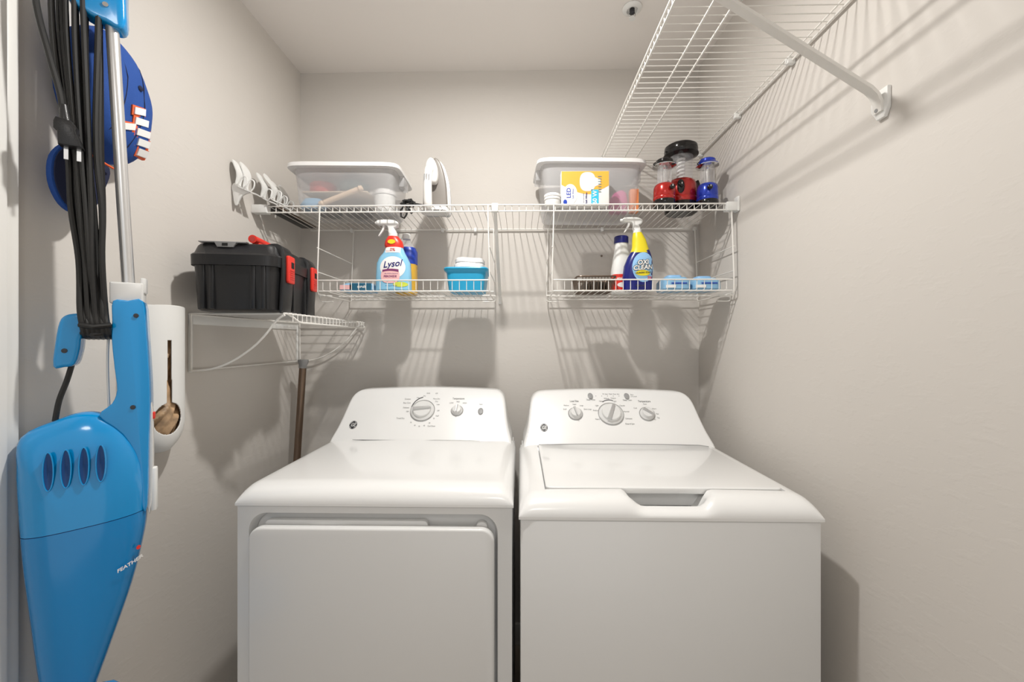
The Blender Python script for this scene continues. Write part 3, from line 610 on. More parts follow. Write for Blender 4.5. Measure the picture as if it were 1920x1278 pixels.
# ------------------------------------------------------------------ lanterns
def lantern(label, x, y, H, R, body, cap, knobx, big=False):
    t = thing('camping_lantern', label, 'lantern', (x, y, DZ), 'camping lanterns at the right end of the shelf'); c = (x, y, DZ)
    MB().lathe([(R*.90, 0), (R*.97, .004), (R*.97, H*.12), (R*.94, H*.14)], c, 32).build('base', 'blackg', t)
    MB().lathe([(R*.94, H*.14), (R*.97, H*.17), (R*.97, H*.20), (R*.93, H*.215), (R*.95, H*.23), (R*.93, H*.40), (R*.84, H*.455), (R*.72, H*.475)], c, 36).build('body', body, t)
    gl = MB(); n = 30; rr = R*.60 if not big else R*.70
    vs = []; prof = [(rr, H*.47), (rr*1.0, H*.70), (rr*1.04, H*.83)]
    for r, z in prof: vs += [(x+r*math.cos(2*PI*k/n), y+r*math.sin(2*PI*k/n), DZ+z) for k in range(n)]
    gl.add(vs, [(i*n+k, i*n+(k+1) % n, (i+1)*n+(k+1) % n, (i+1)*n+k) for i in range(2) for k in range(n)]); gl.build('globe', 'clear', t)
    if big:
        sp = [(x+.012*math.cos(k*.8), y+.012*math.sin(k*.8), DZ+H*(.48+.33*k/47)) for k in range(48)]
        MB().tube(sp, .0045, 7).build('spiral_bulb', 'lid', t)
        for s_ in (-1, 1):
            MB().prism(smooth([(x+s_*R*.80, DZ+H*.10), (x+s_*R*1.04, DZ+H*.11), (x+s_*R*1.04, DZ+H*.42), (x+s_*R*.84, DZ+H*.46), (x+s_*R*.78, DZ+H*.3)], 2), 'xz', y-R*.38, y+R*.38, .003).build('side_grip', 'blackg', t)
    else:
        MB().lathe([(R*.16, H*.47), (R*.14, H*.80), (R*.34, H*.83)], c, 14).build('light_tube', 'chrome', t)
        for k in range(4):
            a = PI/4+k*PI/2; MB().tube([(x+R*.62*math.cos(a), y+R*.62*math.sin(a), DZ+H*.46), (x+R*.62*math.cos(a), y+R*.62*math.sin(a), DZ+H*.84)], .0015, 6).build('guard_wire', 'clear', t)
    MB().lathe([(R*.62, H*.815), (R*.86, H*.835), (R*1.03, H*.85), (R*1.04, H*.862), (R*.98, H*.870)], c, 34).build('cap_rim', 'chrome' if not big else 'blackg', t)
    MB().lathe([(R*.96, H*.868), (R*.98, H*.885), (R*.74 if not big else R*1.0, H*.93), (R*.72 if not big else R*.97, H*.975), (R*.62 if not big else R*.86, H*.995), (R*.2, H)], c, 34).build('cap', cap, t)
    MB().tube([(x-R*.74, y-R*.3, DZ+H*.84), (x-R*1.02, y-R*.3, DZ+H*.86), (x-R*1.03, y-R*.2, DZ+H*.89), (x-R*.8, y, DZ+H*.94)], .002, 6).build('carry_bail', 'blackg', t)
    kx = x+knobx; ky = y-math.sqrt(max(0, (R*.95)**2-knobx**2)); kz = DZ+H*.345
    if big: MB().lathe([(1, 0), (1.05, .003), (.8, .006)], (kx, ky+.001, kz-.004), 24, .013, .024, 'y').xf(lambda v: (v.x, 2*ky-v.y, v.z)).build('control_panel', 'blackg', t)
    k_ = MB().lathe([(.0085, .004), (.0085, .012), (.006, .014)], (kx, ky, kz), 16, axis='y').xf(lambda v: (v.x, 2*ky-v.y, v.z)).build('knob', 'blackg', t)
    MB().box(kx-.001, kx+.001, ky-.0155, ky-.0135, kz, kz+.006).build('knob_mark', 'white', k_)
    return t
lantern('small bright red camping lantern with black cap, left one of the three lanterns', .519, 1.478, .172, .040, 'redm', 'blackg', .012)
lantern('tall dark red camping lantern with wide black cap, middle one of the three', .607, 1.552, .256, .060, 'redm', 'blackg', -.022, True)
lantern('small blue camping lantern with blue cap, right one of the three lanterns', .676, 1.486, .176, .038, 'bluem', 'bluem', -.010)

# ------------------------------------------------------------------ things in the baskets
BZ = 1.4694
def bottle_parts(t, secs, mname, name='bottle'):
    return MB().loft(secs, 40).build(name, mname, t)
def front_fn(secs, off=.0008):
    def f(x, z):
        s0 = secs[0]; s1 = secs[-1]
        for i in range(len(secs)-1):
            if secs[i][0] <= z <= secs[i+1][0]: s0, s1 = secs[i], secs[i+1]; break
        k = (z-s0[0])/((s1[0]-s0[0]) or 1); k = max(0, min(1, k))
        a, b, cx, cy, e = [s0[j]+(s1[j]-s0[j])*k for j in range(1, 6)]
        q = min(.995, abs(x-cx)/a); return (x, cy-b*(1-q**e)**(1/e)-off, z)
    return f
def trigger(t, x, z, y, s=1, face=-1, mname='plasticw'):
    out = [(.010, -.004), (.012, .006), (.006, .016), (.016, .020), (.022, .032), (.014, .040), (-.002, .045), (-.030, .046), (-.050, .044), (-.056, .040), (-.056, .032), (-.050, .027), (-.030, .027), (-.018, .022), (-.014, .010), (-.012, -.004)]
    out = [(x-face*(px)*s if face > 0 else x+px*s, z+pz*s) for px, pz in smooth(out, 2)]
    h = MB().prism(out, 'xz', y-.011, y+.011, .004, 3).build('spray_head', mname, t)
    tr = [(-.034, .030), (-.026, .030), (-.030, .012), (-.040, -.004), (-.047, -.012), (-.050, -.010), (-.042, .004), (-.036, .016)]
    MB().prism([(x+px*s, z+pz*s) for px, pz in smooth(tr, 2)], 'xz', y-.006, y+.006, .0015).build('trigger', mname, h)
    MB().lathe([(.0055, 0), (.0055, .006), (.004, .008)], (0, 0, 0), 14, axis='x').xf(lambda v: (x-.055*s-v.x, y+v.y, z+.036*s+v.z)).build('nozzle', mname, h)
# pale blue spray bottle
ly, lx = 1.470, -.457
t = thing('spray_bottle', 'pale blue spray bottle with red neck band and white trigger, in the left basket', 'spray bottle', (lx, ly, BZ))
S = [(BZ, .060, .024, lx, ly, 3.2), (BZ+.004, .064, .028, lx, ly, 3.2), (BZ+.05, .063, .029, lx, ly, 3.2), (BZ+.10, .060, .029, lx, ly, 3), (BZ+.122, .050, .027, lx, ly, 2.8), (BZ+.140, .038, .024, lx+.002, ly, 2.5), (BZ+.158, .030, .021, lx+.003, ly, 2.3)]
bottle_parts(t, S, 'cyan'); fl = front_fn(S)
MB().loft([(BZ+.156, .0315, .022, lx+.003, ly, 2.3), (BZ+.166, .034, .023, lx+.001, ly, 2.3), (BZ+.180, .031, .022, lx, ly, 2.2), (BZ+.195, .021, .018, lx-.002, ly, 2), (BZ+.198, .019, .016, lx-.002, ly, 2)], 36).build('neck_band', 'red', t)
MB().lathe([(.016, BZ+.196), (.016, BZ+.210), (.013, BZ+.212)], (lx-.003, ly, 0), 20).build('collar', 'plasticw', t)
trigger(t, lx-.004, BZ+.212, ly, 1.02)
g = MB(); lay(g, disc2d(lx+.004, BZ+.082, .045, .040, 30, 5), lambda a, b: fl(a, b)); lay(g, strip2d((lx-.025, lx+.030, lambda x: BZ+.157), (0, 0, lambda x: BZ+.136)), fl); g.build('white_label', 'card', t)
fl2 = front_fn(S, .0013)
g = MB(); lay(g, disc2d(lx-.004, BZ+.052, .034, .026, 26, 4, 2.6), fl2); g.build('pink_panel', 'pink', t)
fl3 = front_fn(S, .0019)
g = MB(); lay(g, shift(text2d('Lysol', .032, shear=.35, bold=.0004), lx+.002, BZ+.094, .12), fl3); lay(g, shift(text2d('all purpose cleaner', .0055), lx, BZ+.018), fl3); lay(g, shift(text2d('kills 99.9% of bacteria', .0055), lx, BZ+.060), fl3); g.build('name_print', 'navy', t)
g = MB(); lay(g, strip2d((lx-.032, lx+.026, lambda x: BZ+.077-.8*(x-lx)**2*4), (0, 0, lambda x: BZ+.070-.8*(x-lx+.005)**2*6), 16), fl3); lay(g, shift(text2d('PEROXIDE', .010, bold=.0003), lx-.004, BZ+.050), fl3); g.build('arc_print', 'purple', t)
g = MB(); lay(g, shift(text2d('0%', .016, bold=.0003), lx+.003, BZ+.146), front_fn(S, .0019)); lay(g, shift(text2d('bleach', .006), lx-.014, BZ+.142), fl3); g.build('small_red_print', 'redc', t)
g = MB(); lay(g, disc2d(lx+.032, BZ+.022, .026, .009, 20, 3), fl2); g.build('lime_spot', 'lime', t)
g = MB(); lay(g, disc2d(lx-.001, BZ+.175, .014, .008, 16, 2), lambda a, b: (a, ly-.0245, b)); g.build('orange_spot', 'yellow', t)
# amber bottle with blue band behind it
t = thing('cleaner_bottle', 'amber cleaner bottle with royal blue upper band, behind the pale blue spray bottle', 'bottle', (-.432, 1.575, BZ))
yx, yy = -.440, 1.575
S = [(BZ, .036, .030, yx, yy, 3), (BZ+.004, .040, .034, yx, yy, 3), (BZ+.115, .040, .034, yx, yy, 3)]; bottle_parts(t, S, 'amber')
MB().loft([(BZ+.115, .0405, .0345, yx, yy, 3), (BZ+.165, .0400, .034, yx, yy, 3), (BZ+.180, .034, .029, yx, yy, 2.6)], 36).build('blue_band', 'royal', t)
MB().loft([(BZ+.180, .034, .029, yx, yy, 2.6), (BZ+.198, .020, .018, yx, yy, 2), (BZ+.215, .014, .014, yx, yy, 2)], 30).build('shoulder', 'clear', t)
MB().lathe([(.0155, BZ+.214), (.0155, BZ+.232), (.013, BZ+.235)], (yx, yy, 0), 20).build('screw_cap', 'plasticw', t)
# blue storage tub with folded white cloth
t = thing('storage_tub', 'open blue plastic tub at the right end of the left basket', 'tub', (-.195, 1.53, BZ))
n = 44; rings = []
for (z, a, b) in [(0, .062, .062), (.003, .065, .065), (.068, .073, .073), (.074, .080, .080), (.080, .082, .082), (.084, .080, .080), (.084, .074, .074), (.068, .071, .071), (.006, .063, .063)]:
    rings.append([(-.195+math.copysign(abs(math.cos(2*PI*k/n))**.32, math.cos(2*PI*k/n))*a, 1.525+math.copysign(abs(math.sin(2*PI*k/n))**.32, math.sin(2*PI*k/n))*b, BZ+z) for k in range(n)])
mb = MB(); m_ = len(rings); mb.add([v for r in rings for v in r], [(i*n+k, i*n+(k+1) % n, (i+1)*n+(k+1) % n, (i+1)*n+k) for i in range(m_-1) for k in range(n)]+[tuple(range(n))[::-1], tuple((m_-1)*n+k for k in range(n))])
mb.build('tub', 'skyb', t)
MB().loft([(BZ+.010, .056, .056, -.195, 1.525, 6), (BZ+.080, .060, .060, -.195, 1.525, 6), (BZ+.088, .050, .05, -.195, 1.525, 5)], 30).build('cloth_stack', 'cloth', t) if False else None
c = thing('folded_cloth', 'folded white cloth sitting in the top of the blue tub', 'cloth', (-.19, 1.52, BZ+.01))
for k, (z0, z1, a) in enumerate(((.010, .086, .058), (.084, .106, .056), (.104, .124, .053))):
    m_ = MB().loft([(BZ+z0, a-.006, a*.9-.006, -.190+.002*k, 1.520, 4), (BZ+z0+.004, a, a*.9, -.190+.002*k, 1.520, 4), (BZ+z1-.005, a, a*.9, -.190+.002*k, 1.520, 4), (BZ+z1, a-.007, a*.9-.007, -.190+.002*k, 1.520, 4)], 36)
    rr = random.Random(k); m_.xf(lambda v: (v.x+.0012*math.sin(v.y*90+v.z*40), v.y, v.z+.002*math.sin(v.x*60+k))).build('fold', 'cloth', c)
# flat pack, left of the spray bottle
t = thing('sponge_pack', 'small flat blue and white pack lying left of the pale blue spray bottle', 'pack', (-.59, 1.50, BZ))
MB().loft([(BZ, .058, .040, -.592, 1.50, 5), (BZ+.006, .064, .045, -.592, 1.50, 5), (BZ+.022, .062, .044, -.590, 1.50, 5), (BZ+.030, .052, .036, -.588, 1.50, 4)], 36).build('wrapper', 'ltcloth', t)
MB().box(-.612, -.534, 1.4545, 1.4560, BZ+.004, BZ+.028).build('teal_label', 'teal', t); MB().box(-.648, -.604, 1.4545, 1.4560, BZ+.006, BZ+.022).build('pink_label', 'pink', t)
g = MB(); lay(g, shift(text2d('scrub', .014, bold=.0003), -.569, BZ+.016), lambda a, b: (a, 1.4540, b)); g.build('name_print', 'card', t)
# navy spray bottle
ox, oy = .428, 1.478
t = thing('spray_bottle', 'navy and yellow stain remover spray bottle with white trigger, in the right basket', 'spray bottle', (ox, oy, BZ))
S = [(BZ, .046, .022, ox-.006, oy, 3), (BZ+.004, .050, .026, ox-.006, oy, 3), (BZ+.05, .052, .028, ox-.006, oy, 2.9), (BZ+.09, .050, .028, ox-.003, oy, 2.8), (BZ+.120, .043, .026, ox+.002, oy, 2.6), (BZ+.142, .033, .023, ox+.005, oy, 2.4), (BZ+.156, .027, .020, ox+.004, oy, 2.2)]
bottle_parts(t, S, 'navy')
fo = front_fn(S); fo2 = front_fn(S, .0014); fo3 = front_fn(S, .0020)
N = [(BZ+.135, .0352, .0245, ox+.004, oy, 2.4), (BZ+.156, .0285, .0215, ox+.004, oy, 2.2), (BZ+.185, .024, .020, ox, oy, 2), (BZ+.208, .016, .015, ox-.005, oy, 2), (BZ+.210, .015, .014, ox-.005, oy, 2)]
MB().loft(N, 34).build('yellow_neck_wrap', 'yellow', t)
MB().lathe([(.0145, BZ+.208), (.0145, BZ+.220), (.012, BZ+.222)], (ox-.006, oy, 0), 20).build('collar', 'plasticw', t)
trigger(t, ox-.008, BZ+.222, oy, .92)
g = MB(); lay(g, disc2d(ox+.009, BZ+.082, .040, .053, 30, 5), fo); g.build('light_blue_label', 'lblue', t)
g = MB(); lay(g, disc2d(ox+.004, BZ+.074, .032, .032, 26, 4), fo2); g.build('pale_centre', 'ltcloth', t)
g = MB(); lay(g, disc2d(ox+.006, BZ+.061, .026, .010, 20, 3), fo3); g.build('cream_oval', 'yellow', t)
fo4 = front_fn(S, .0026); fo5 = front_fn(S, .0034)
g = MB()
for s_, dx, dz, sz in (('OXI', .006, .098, .022), ('CLEAN', .006, .080, .022)): lay(g, shift(text2d(s_, sz, shear=.15, bold=.0022), ox+dx, BZ+dz, .08), fo4)
g.build('name_outline', 'logo', t)
g = MB()
for s_, dx, dz, sz in (('OXI', .006, .098, .022), ('CLEAN', .006, .080, .022)): lay(g, shift(text2d(s_, sz, shear=.15, bold=.0007), ox+dx, BZ+dz, .08), fo5)
g.build('name_print', 'white', t)
g = MB(); lay(g, shift(text2d('LAUNDRY STAIN', .0075, bold=.0002), ox+.007, BZ+.062, .06), fo5); lay(g, shift(text2d('REMOVER', .008, bold=.0003), ox-.002, BZ+.016), fo5); g.build('small_print', 'logo', t)
g = MB(); lay(g, shift(text2d('2X', .014, bold=.0004), ox+.030, BZ+.044), fo5); g.build('red_print', 'red', t)
# white bottle with navy cap
wx, wy = .387, 1.560
t = thing('powder_bottle', 'white bottle with dark blue screw cap, behind the navy spray bottle', 'bottle', (wx, wy, BZ))
S = [(BZ, .036, .030, wx, wy, 3), (BZ+.004, .040, .034, wx, wy, 3), (BZ+.085, .0395, .034, wx, wy, 2.8), (BZ+.125, .034, .030, wx, wy, 2.5), (BZ+.165, .026, .025, wx-.001, wy, 2.2), (BZ+.190, .0245, .0245, wx-.002, wy, 2)]
bottle_parts(t, S, 'plasticw'); fw = front_fn(S)
MB().lathe([(.0265, BZ+.190), (.0270, BZ+.195), (.0265, BZ+.214), (.024, BZ+.217), (.0001, BZ+.2175)], (wx-.002, wy, 0), 26).build('screw_cap', 'navy', t)
MB().loft([(BZ+.012, .0405, .0345, wx, wy, 3), (BZ+.070, .0402, .0343, wx, wy, 2.9)], 40).build('red_label', 'red', t)
g = MB(); lay(g, shift(text2d('stain', .015, bold=.0004), wx-.012, BZ+.054), front_fn(S, .0016)); lay(g, disc2d(wx, BZ+.030, .025, .010, 18, 2), front_fn(S, .0016)); g.build('label_print', 'card', t)
# bronze wire caddy
t = thing('wire_caddy', 'low bronze wire tray at the left end of the right basket', 'wire tray', (.287, 1.53, BZ))
tx0, tx1, ty0, ty1 = .204, .345, 1.462, 1.60
def rr3(x0, x1, y0, y1, z, r=.018): return [(a, b, z) for a, b in rrect(x0, x1, y0, y1, r, 4)]
MB().tube(rr3(tx0, tx1, ty0, ty1, BZ+.052), .0030, 8, closed=True).build('top_rim', 'bronze', t)
MB().tube(rr3(tx0+.008, tx1-.008, ty0+.008, ty1-.008, BZ+.003), .0022, 8, closed=True).build('bottom_rim', 'bronze', t)
w_ = MB()
for k in range(10):
    x = tx0+.020+k*(tx1-tx0-.04)/9
    w_.tube([(x, ty0, BZ+.052), (x, ty0+.008, BZ+.003), (x, ty1-.008, BZ+.003), (x, ty1, BZ+.052)], .0015, 5)
for k in range(8):
    y = ty0+.020+k*(ty1-ty0-.04)/7
    w_.tube([(tx0, y, BZ+.052), (tx0+.008, y, BZ+.003), (tx1-.008, y, BZ+.003), (tx1, y, BZ+.052)], .0015, 5)
w_.build('tray_wires', 'bronze', t, stuff=True)
sc = MB()
for k in range(7):
    x = tx0+.030+k*.013; sc.box(x, x+.008, ty0+.014, ty1-.02, BZ+.0060, BZ+.034, .002)
tag(sc.build('brush_head', 'tinb'), 'dark bristle brush head lying inside the bronze wire tray', 'brush')
# pale blue packs at the right
for nm, lab, x0, x1, hh, rot in (('wipes_pack', 'pale blue soft pack with a raised lid, centre right of the right basket', .508, .606, .056, 0), ('wipes_pack', 'blue soft pack with dark end, at the far right of the right basket', .612, .712, .052, 0)):
    t = thing(nm, lab, 'pack', ((x0+x1)/2, 1.50, BZ)); cx = (x0+x1)/2; a = (x1-x0)/2
    MB().loft([(BZ, a*.92, .048, cx, 1.50, 5), (BZ+.006, a, .056, cx, 1.50, 5), (BZ+hh*.62, a*.98, .055, cx, 1.50, 5), (BZ+hh*.85, a*.80, .042, cx, 1.50, 4)], 36).build('wrapper', 'ltcloth', t)
    MB().loft([(BZ+hh*.80, a*.55, .028, cx, 1.50, 4), (BZ+hh, a*.52, .026, cx, 1.50, 4), (BZ+hh*1.04, a*.45, .020, cx, 1.50, 4)], 28).build('flip_lid', 'lblue', t)
    MB().box(cx-a*.5, cx+a*.6, 1.4430, 1.4444, BZ+.022, BZ+.026).build('dark_stripe', 'royal', t)
    MB().box(cx-a*.9, cx-a*.2, 1.4428, 1.4444, BZ+.008, BZ+.018).build('white_stripe', 'card', t)

# ------------------------------------------------------------------ sprinkler, pole, bag holder
sp = thing('fire_sprinkler', 'white ceiling fire sprinkler with round escutcheon, left of the right hand shelf', 'sprinkler', (.389, 1.424, ZC))
MB().lathe([(.033, -.001), (.033, -.004), (.026, -.009), (.019, -.010), (.015, -.004)], (.389, 1.424, ZC), 32).build('escutcheon', 'plasticw', sp)
MB().lathe([(.009, -.004), (.009, -.018), (.006, -.022)], (.389, 1.424, ZC), 16).build('plug_body', 'logo', sp)
for s_ in (-1, 1): MB().tube(smooth([(.389+s_*.007, 1.424, ZC-.014), (.389+s_*.012, 1.424, ZC-.024), (.389+s_*.004, 1.424, ZC-.036)], 4, False), .0018, 6).build('frame_arm', 'chrome', sp)
MB().tube([(.389, 1.424, ZC-.020), (.389, 1.424, ZC-.036)], .002, 8).build('glass_bulb', 'red' if False else 'chrome', sp)
MB().lathe([(.011, -.0365), (.011, -.038)], (.389, 1.424, ZC), 16).build('deflector', 'plasticw', sp)

pl = thing('mop_pole', 'bronze metal mop pole with grey top cap, leaning between dryer and left wall', 'mop', (-.955+.02, 1.60, 0))
a, b_ = Vector((-.868, 1.615, 1.19)), Vector((-.925, 1.615, .30)); d = (a-b_).normalized()
MB().tube([b_, a], .0135, 16).build('pole', 'brown', pl)
MB().tube([a-d*.008, a+d*.004, a+d*.018, a+d*.026], [.0150, .0155, .0200, .0195], 16).build('top_cap', 'greyp', pl)
MB().tube([b_+Vector((0, 0, .004)), b_-d*.27], .0120, 16).build('lower_pole', 'brown', pl)
MB().box(-.945, -.905, 1.52, 1.71, .005, .035, .006).build('mop_head', 'greyp', pl)

bd = thing('bag_dispenser', 'white wall mounted bag holder stuffed with brown bags, left of the wire rack', 'bag holder', (XL, 1.015, 1.02))
cy, R_, dpt = 1.015, .075, .072
def bag_surf(a, z):       # a: 0 = far edge at wall, pi = near edge at wall
    f = 1.0
    if z < 1.085: q = (1.085-z)/.075; f = math.sqrt(max(.02, 1-q*q*.92))
    y = cy+R_*math.cos(a)*f; x = XL+dpt*abs(math.sin(a))**.75*(1.0 if z > 1.10 else 1)*(.55+.45*f)
    return Vector((x, y, z))
NA, NZ = 150, 200; z0, z1 = 1.012, 1.380; mb = MB(); vs = []; fs = []
for j in range(NZ+1):
    for i in range(NA+1):
        a = PI*i/NA; z = z0+(z1-z0)*j/NZ
        if j == NZ: z -= .010*(1-math.sin(a))
        vs.append(bag_surf(a, z))
AH = math.radians(99)
for j in range(NZ):
    for i in range(NA):
        a = PI*(i+.5)/NA; z = z0+(z1-z0)*(j+.5)/NZ; p = bag_surf(a, z); ph = bag_surf(AH, 1.083)
        slot = abs(a-AH)*.075 < .0052*(1.3-2.2*max(0, z-1.15)) and 1.08 < z < 1.292
        hole = ((a-AH)*.075/.038)**2+((z-1.096)/.040)**2 < 1
        if slot or hole: continue
        k = j*(NA+1)+i; fs.append((k, k+1, k+NA+2, k+NA+1))
mb.add(vs, fs); sh_ = mb.build('shell', 'plasticw', bd)
so = sh_.modifiers.new('thickness', 'SOLIDIFY'); so.thickness = .0022; so.offset = 0
MB().box(XL, XL+.006, cy+R_*.86, cy+R_*1.10, 1.03, 1.385, .002).build('wall_flange', 'plasticw', bd)
mb = MB(); rows = []; rr = random.Random(5)
for j in range(90):
    z = 1.03+(1.315-1.03)*j/89; row = []
    for i in range(40):
        a = PI*i/39; f = 1 if z > 1.085 else math.sqrt(max(.05, 1-((1.085-z)/.075)**2*.9))
        q = 1+.10*math.sin(9*a+55*z+3*math.sin(40*z))*math.sin(31*z+4*a)-.16+(.20*math.exp(-((z-1.096)/.035)**2-((a-AH)/.45)**2))
        row.append((XL+.004+(dpt-.006)*abs(math.sin(a))**.75*q*(.55+.45*f), cy+(R_-.006)*math.cos(a)*q*f, z))
    rows.append(row)
mb.grid(rows); bg = mb.build('stuffed_bags', 'kraft', None); tag(bg, 'crumpled brown bags showing through the slot and hole of the white holder', 'bags'); bg['kind'] = 'stuff'


# ------------------------------------------------------------------ cap on the left wall
cpx = thing('baseball_cap', 'royal blue baseball cap with white lettering, hanging on the left wall behind the vacuum', 'cap', (-.90, .87, 1.55))
crown = [(.800, 1.900), (.840, 1.955), (.877, 1.963), (.920, 1.938), (.958, 1.880), (.970, 1.815), (.955, 1.735), (.912, 1.690), (.868, 1.700), (.830, 1.725), (.800, 1.80)]
def pillow(out, half, rings=8, p=2.0, c=None):
    c = c or (sum(q[0] for q in out)/len(out), sum(q[1] for q in out)/len(out)); n = len(out); vs = []; fs = []
    lv = [(math.cos(PI/2*k/rings), math.sin(PI/2*k/rings)) for k in range(rings)]
    seq = [(s, -h) for s, h in lv[::-1]]+[(s, h) for s, h in lv[1:]]
    for s, h in seq: vs += [(c[0]+(q[0]-c[0])*s**(2/p), math.copysign(abs(h)**(2/p), h)*half, c[1]+(q[1]-c[1])*s**(2/p)) for q in out]
    for i in range(len(seq)-1):
        for k in range(n): fs.append((i*n+k, i*n+(k+1) % n, (i+1)*n+(k+1) % n, (i+1)*n+k))
    vs.append((c[0], -half, c[1])); vs.append((c[0], half, c[1])); a = len(vs)-2
    for k in range(n): fs.append((a, (k+1) % n, k)); fs.append((a+1, (len(seq)-1)*n+k, (len(seq)-1)*n+(k+1) % n))
    return vs, fs
vs, fs = pillow(smooth(crown, 4), .055, 8, 2.6)
cv_ = [(-.942+max(0, v[1]+.02)*1.15+.002*math.sin(v[0]*70)*math.sin(v[2]*50), v[0], v[2]) for v in vs if v[1] > 0]
def crown_x0(y, z):      # crown surface height off the wall, weighted from the nearest points
    d = sorted((((q[1]-y)**2+(q[2]-z)**2+1e-7, q[0]) for q in cv_))[:4]; w = sum(1/a for a, _ in d); return sum(b/a for a, b in d)/w+.0006
MB().add([(-.942+max(0, v[1]+.02)*1.15+.002*math.sin(v[0]*70)*math.sin(v[2]*50), v[0], v[2]) for v in vs], fs).build('crown', 'capb', cpx)
for k in range(2):
    yy = .850+.045*k
    pts = []
    for j in range(13):
        z = 1.70+.25*j/12; y = yy+.02*math.sin(PI*j/12)+(z-1.82)*.12
        pts.append((crown_x0(y, z), y, z))
    MB().tube(pts, .0009, 5).build('panel_seam', 'capk', cpx)
MB().lathe([(.005, 0), (.006, .002), (.003, .004)], (0, 0, 0), 14, axis='x').xf(lambda v: (crown_x0(.905, 1.86)+v.x-.001, .905+v.y, 1.86+v.z)).build('eyelet', 'capk', cpx)
brim = smooth([(.830, 1.690), (.880, 1.670), (.868, 1.620), (.840, 1.565), (.812, 1.548), (.786, 1.560), (.770, 1.600), (.772, 1.650), (.795, 1.685)], 4)
MB().prism(brim, 'yz', -.012, .000, .003).xf(lambda v: (-.895+v.x-.55*abs(v.y-.825)**1.2*.5, v.y, v.z)).build('brim', 'capb', cpx)
MB().prism([(.822+(y-.822)*.95, 1.62+(z-1.62)*.95) for y, z in brim if True], 'yz', .001, .004, .001).xf(lambda v: (-.895+v.x-.55*abs(v.y-.825)**1.2*.5, v.y, v.z)).build('underbrim', 'capk', cpx)
MB().tube(smooth([(-.888, .800, 1.685), (-.884, .83, 1.672), (-.884, .87, 1.665)], 4, False), .0025, 6).build('orange_piping', 'orange', cpx)
def crown_x(y, z): return -.942+.075*1.15*math.sqrt(max(.04, 1-((y-.885)/.10)**2*.75-((z-1.825)/.15)**2*.75))
eb = MB(); ew = MB()
for k, (y, z, w2, h2) in enumerate([(.900, 1.806, .014, .0075), (.908, 1.786, .018, .0075), (.918, 1.766, .020, .0075), (.926, 1.747, .020, .0075), (.934, 1.728, .020, .0075), (.880, 1.762, .012, .007)]):
    for mb, e, dx in ((eb, .0035, .0), (ew, 0, .003)):
        P = [(y-w2-e, z-h2-e-.006), (y+w2+e, z-h2-e+.004), (y+w2+e, z+h2+e+.004), (y-w2-e, z+h2+e-.006)]
        mb.add([(crown_x(*p)-.004+dx, *p) for p in P]+[(crown_x(*p)+.003+dx, *p) for p in P], [(4, 5, 6, 7), (0, 1, 5, 4), (1, 2, 6, 5), (2, 3, 7, 6), (3, 0, 4, 7)], False)
em = eb.build('letter_backing', 'orange', cpx); ew.build('white_letters', 'white', em)

# ------------------------------------------------------------------ stick vacuum on the left
VA = Vector((-.925, .737, -.045)); VR = math.atan2(.104, .148)
vc = thing('stick_vacuum', 'bright blue stick vacuum with wrapped black cord, hanging at the far left', 'vacuum cleaner', (0, 0, 0))
body = [(.0033, 1.12), (.0489, 1.1453), (.0818, 1.1558), (.1121, 1.1505), (.1434, 1.1221), (.1676, 1.0777), (.1780, 1.0235), (.1775, .958), (.1733, .9076), (.1554, .8167), (.1276, .7202), (.1021, .636), (.085, .580), (.064, .560), (.0417, .598), (.0276, .6642), (.015, .793), (.0054, .9021), (-.0001, 1.0094), (-.0015, 1.0674)]
vs, fs = pillow(smooth(body, 4), .050, 10, 2.7, (.088, .93))
def half_body(keep_top):
    b = bmesh.new(); V = [b.verts.new(v) for v in vs]
    for f in fs:
        try: b.faces.new([V[i] for i in f])
        except ValueError: pass
    bmesh.ops.remove_doubles(b, verts=b.verts[:], dist=1e-5)
    n = Vector((-.073, 0, 1)).normalized(); co = Vector((.01, 0, .9447))
    r = bmesh.ops.bisect_plane(b, geom=b.verts[:]+b.edges[:]+b.faces[:], plane_co=co+(n*.0006 if keep_top else -n*.0006), plane_no=n, clear_inner=keep_top, clear_outer=not keep_top)
    return MB().bm(b)
mot = half_body(True).build('motor_housing', 'vac', vc)
cup = half_body(False).build('dirt_cup', 'vac2', vc)
sv, sf = pillow(smooth(body, 4), .0485, 10, 2.7, (.088, .93))
MB().add([(.088+(v[0]-.088)*.985, v[1], .93+(v[2]-.93)*.99) for v in sv], sf).build('inner_shell', 'navy', vc)
def body_y(s, z):     # front surface depth of the pillow near its middle
    return -.050*math.sqrt(max(0, 1-min(1, ((s-.088)/.092)**2)**1.35))
for s_, z in ((.048, 1.0597), (.071, 1.0618), (.0945, 1.0629), (.1172, 1.0642)):
    g = MB().add([(s_+.0062*math.cos(2*PI*k/24)*q, -.0500-.0006*(q < 1)-.0005 if False else body_y(s_, z)*.93-dy, z+.033*math.sin(2*PI*k/24)*q) for q, dy in ((1, .000), (1, .0045), (.8, .0040), (.01, .0015)) for k in range(24)], [(i*24+k, i*24+(k+1) % 24, (i+1)*24+(k+1) % 24, (i+1)*24+k) for i in range(3) for k in range(24)])
    v_ = g.build('vent', 'ventb', mot)
    MB().tube([(s_+.0068*math.cos(2*PI*k/24), body_y(s_, z)*.93-.0046, z+.034*math.sin(2*PI*k/24)) for k in range(24)], .0012, 6, closed=True).build('vent_rim', 'vac', v_)
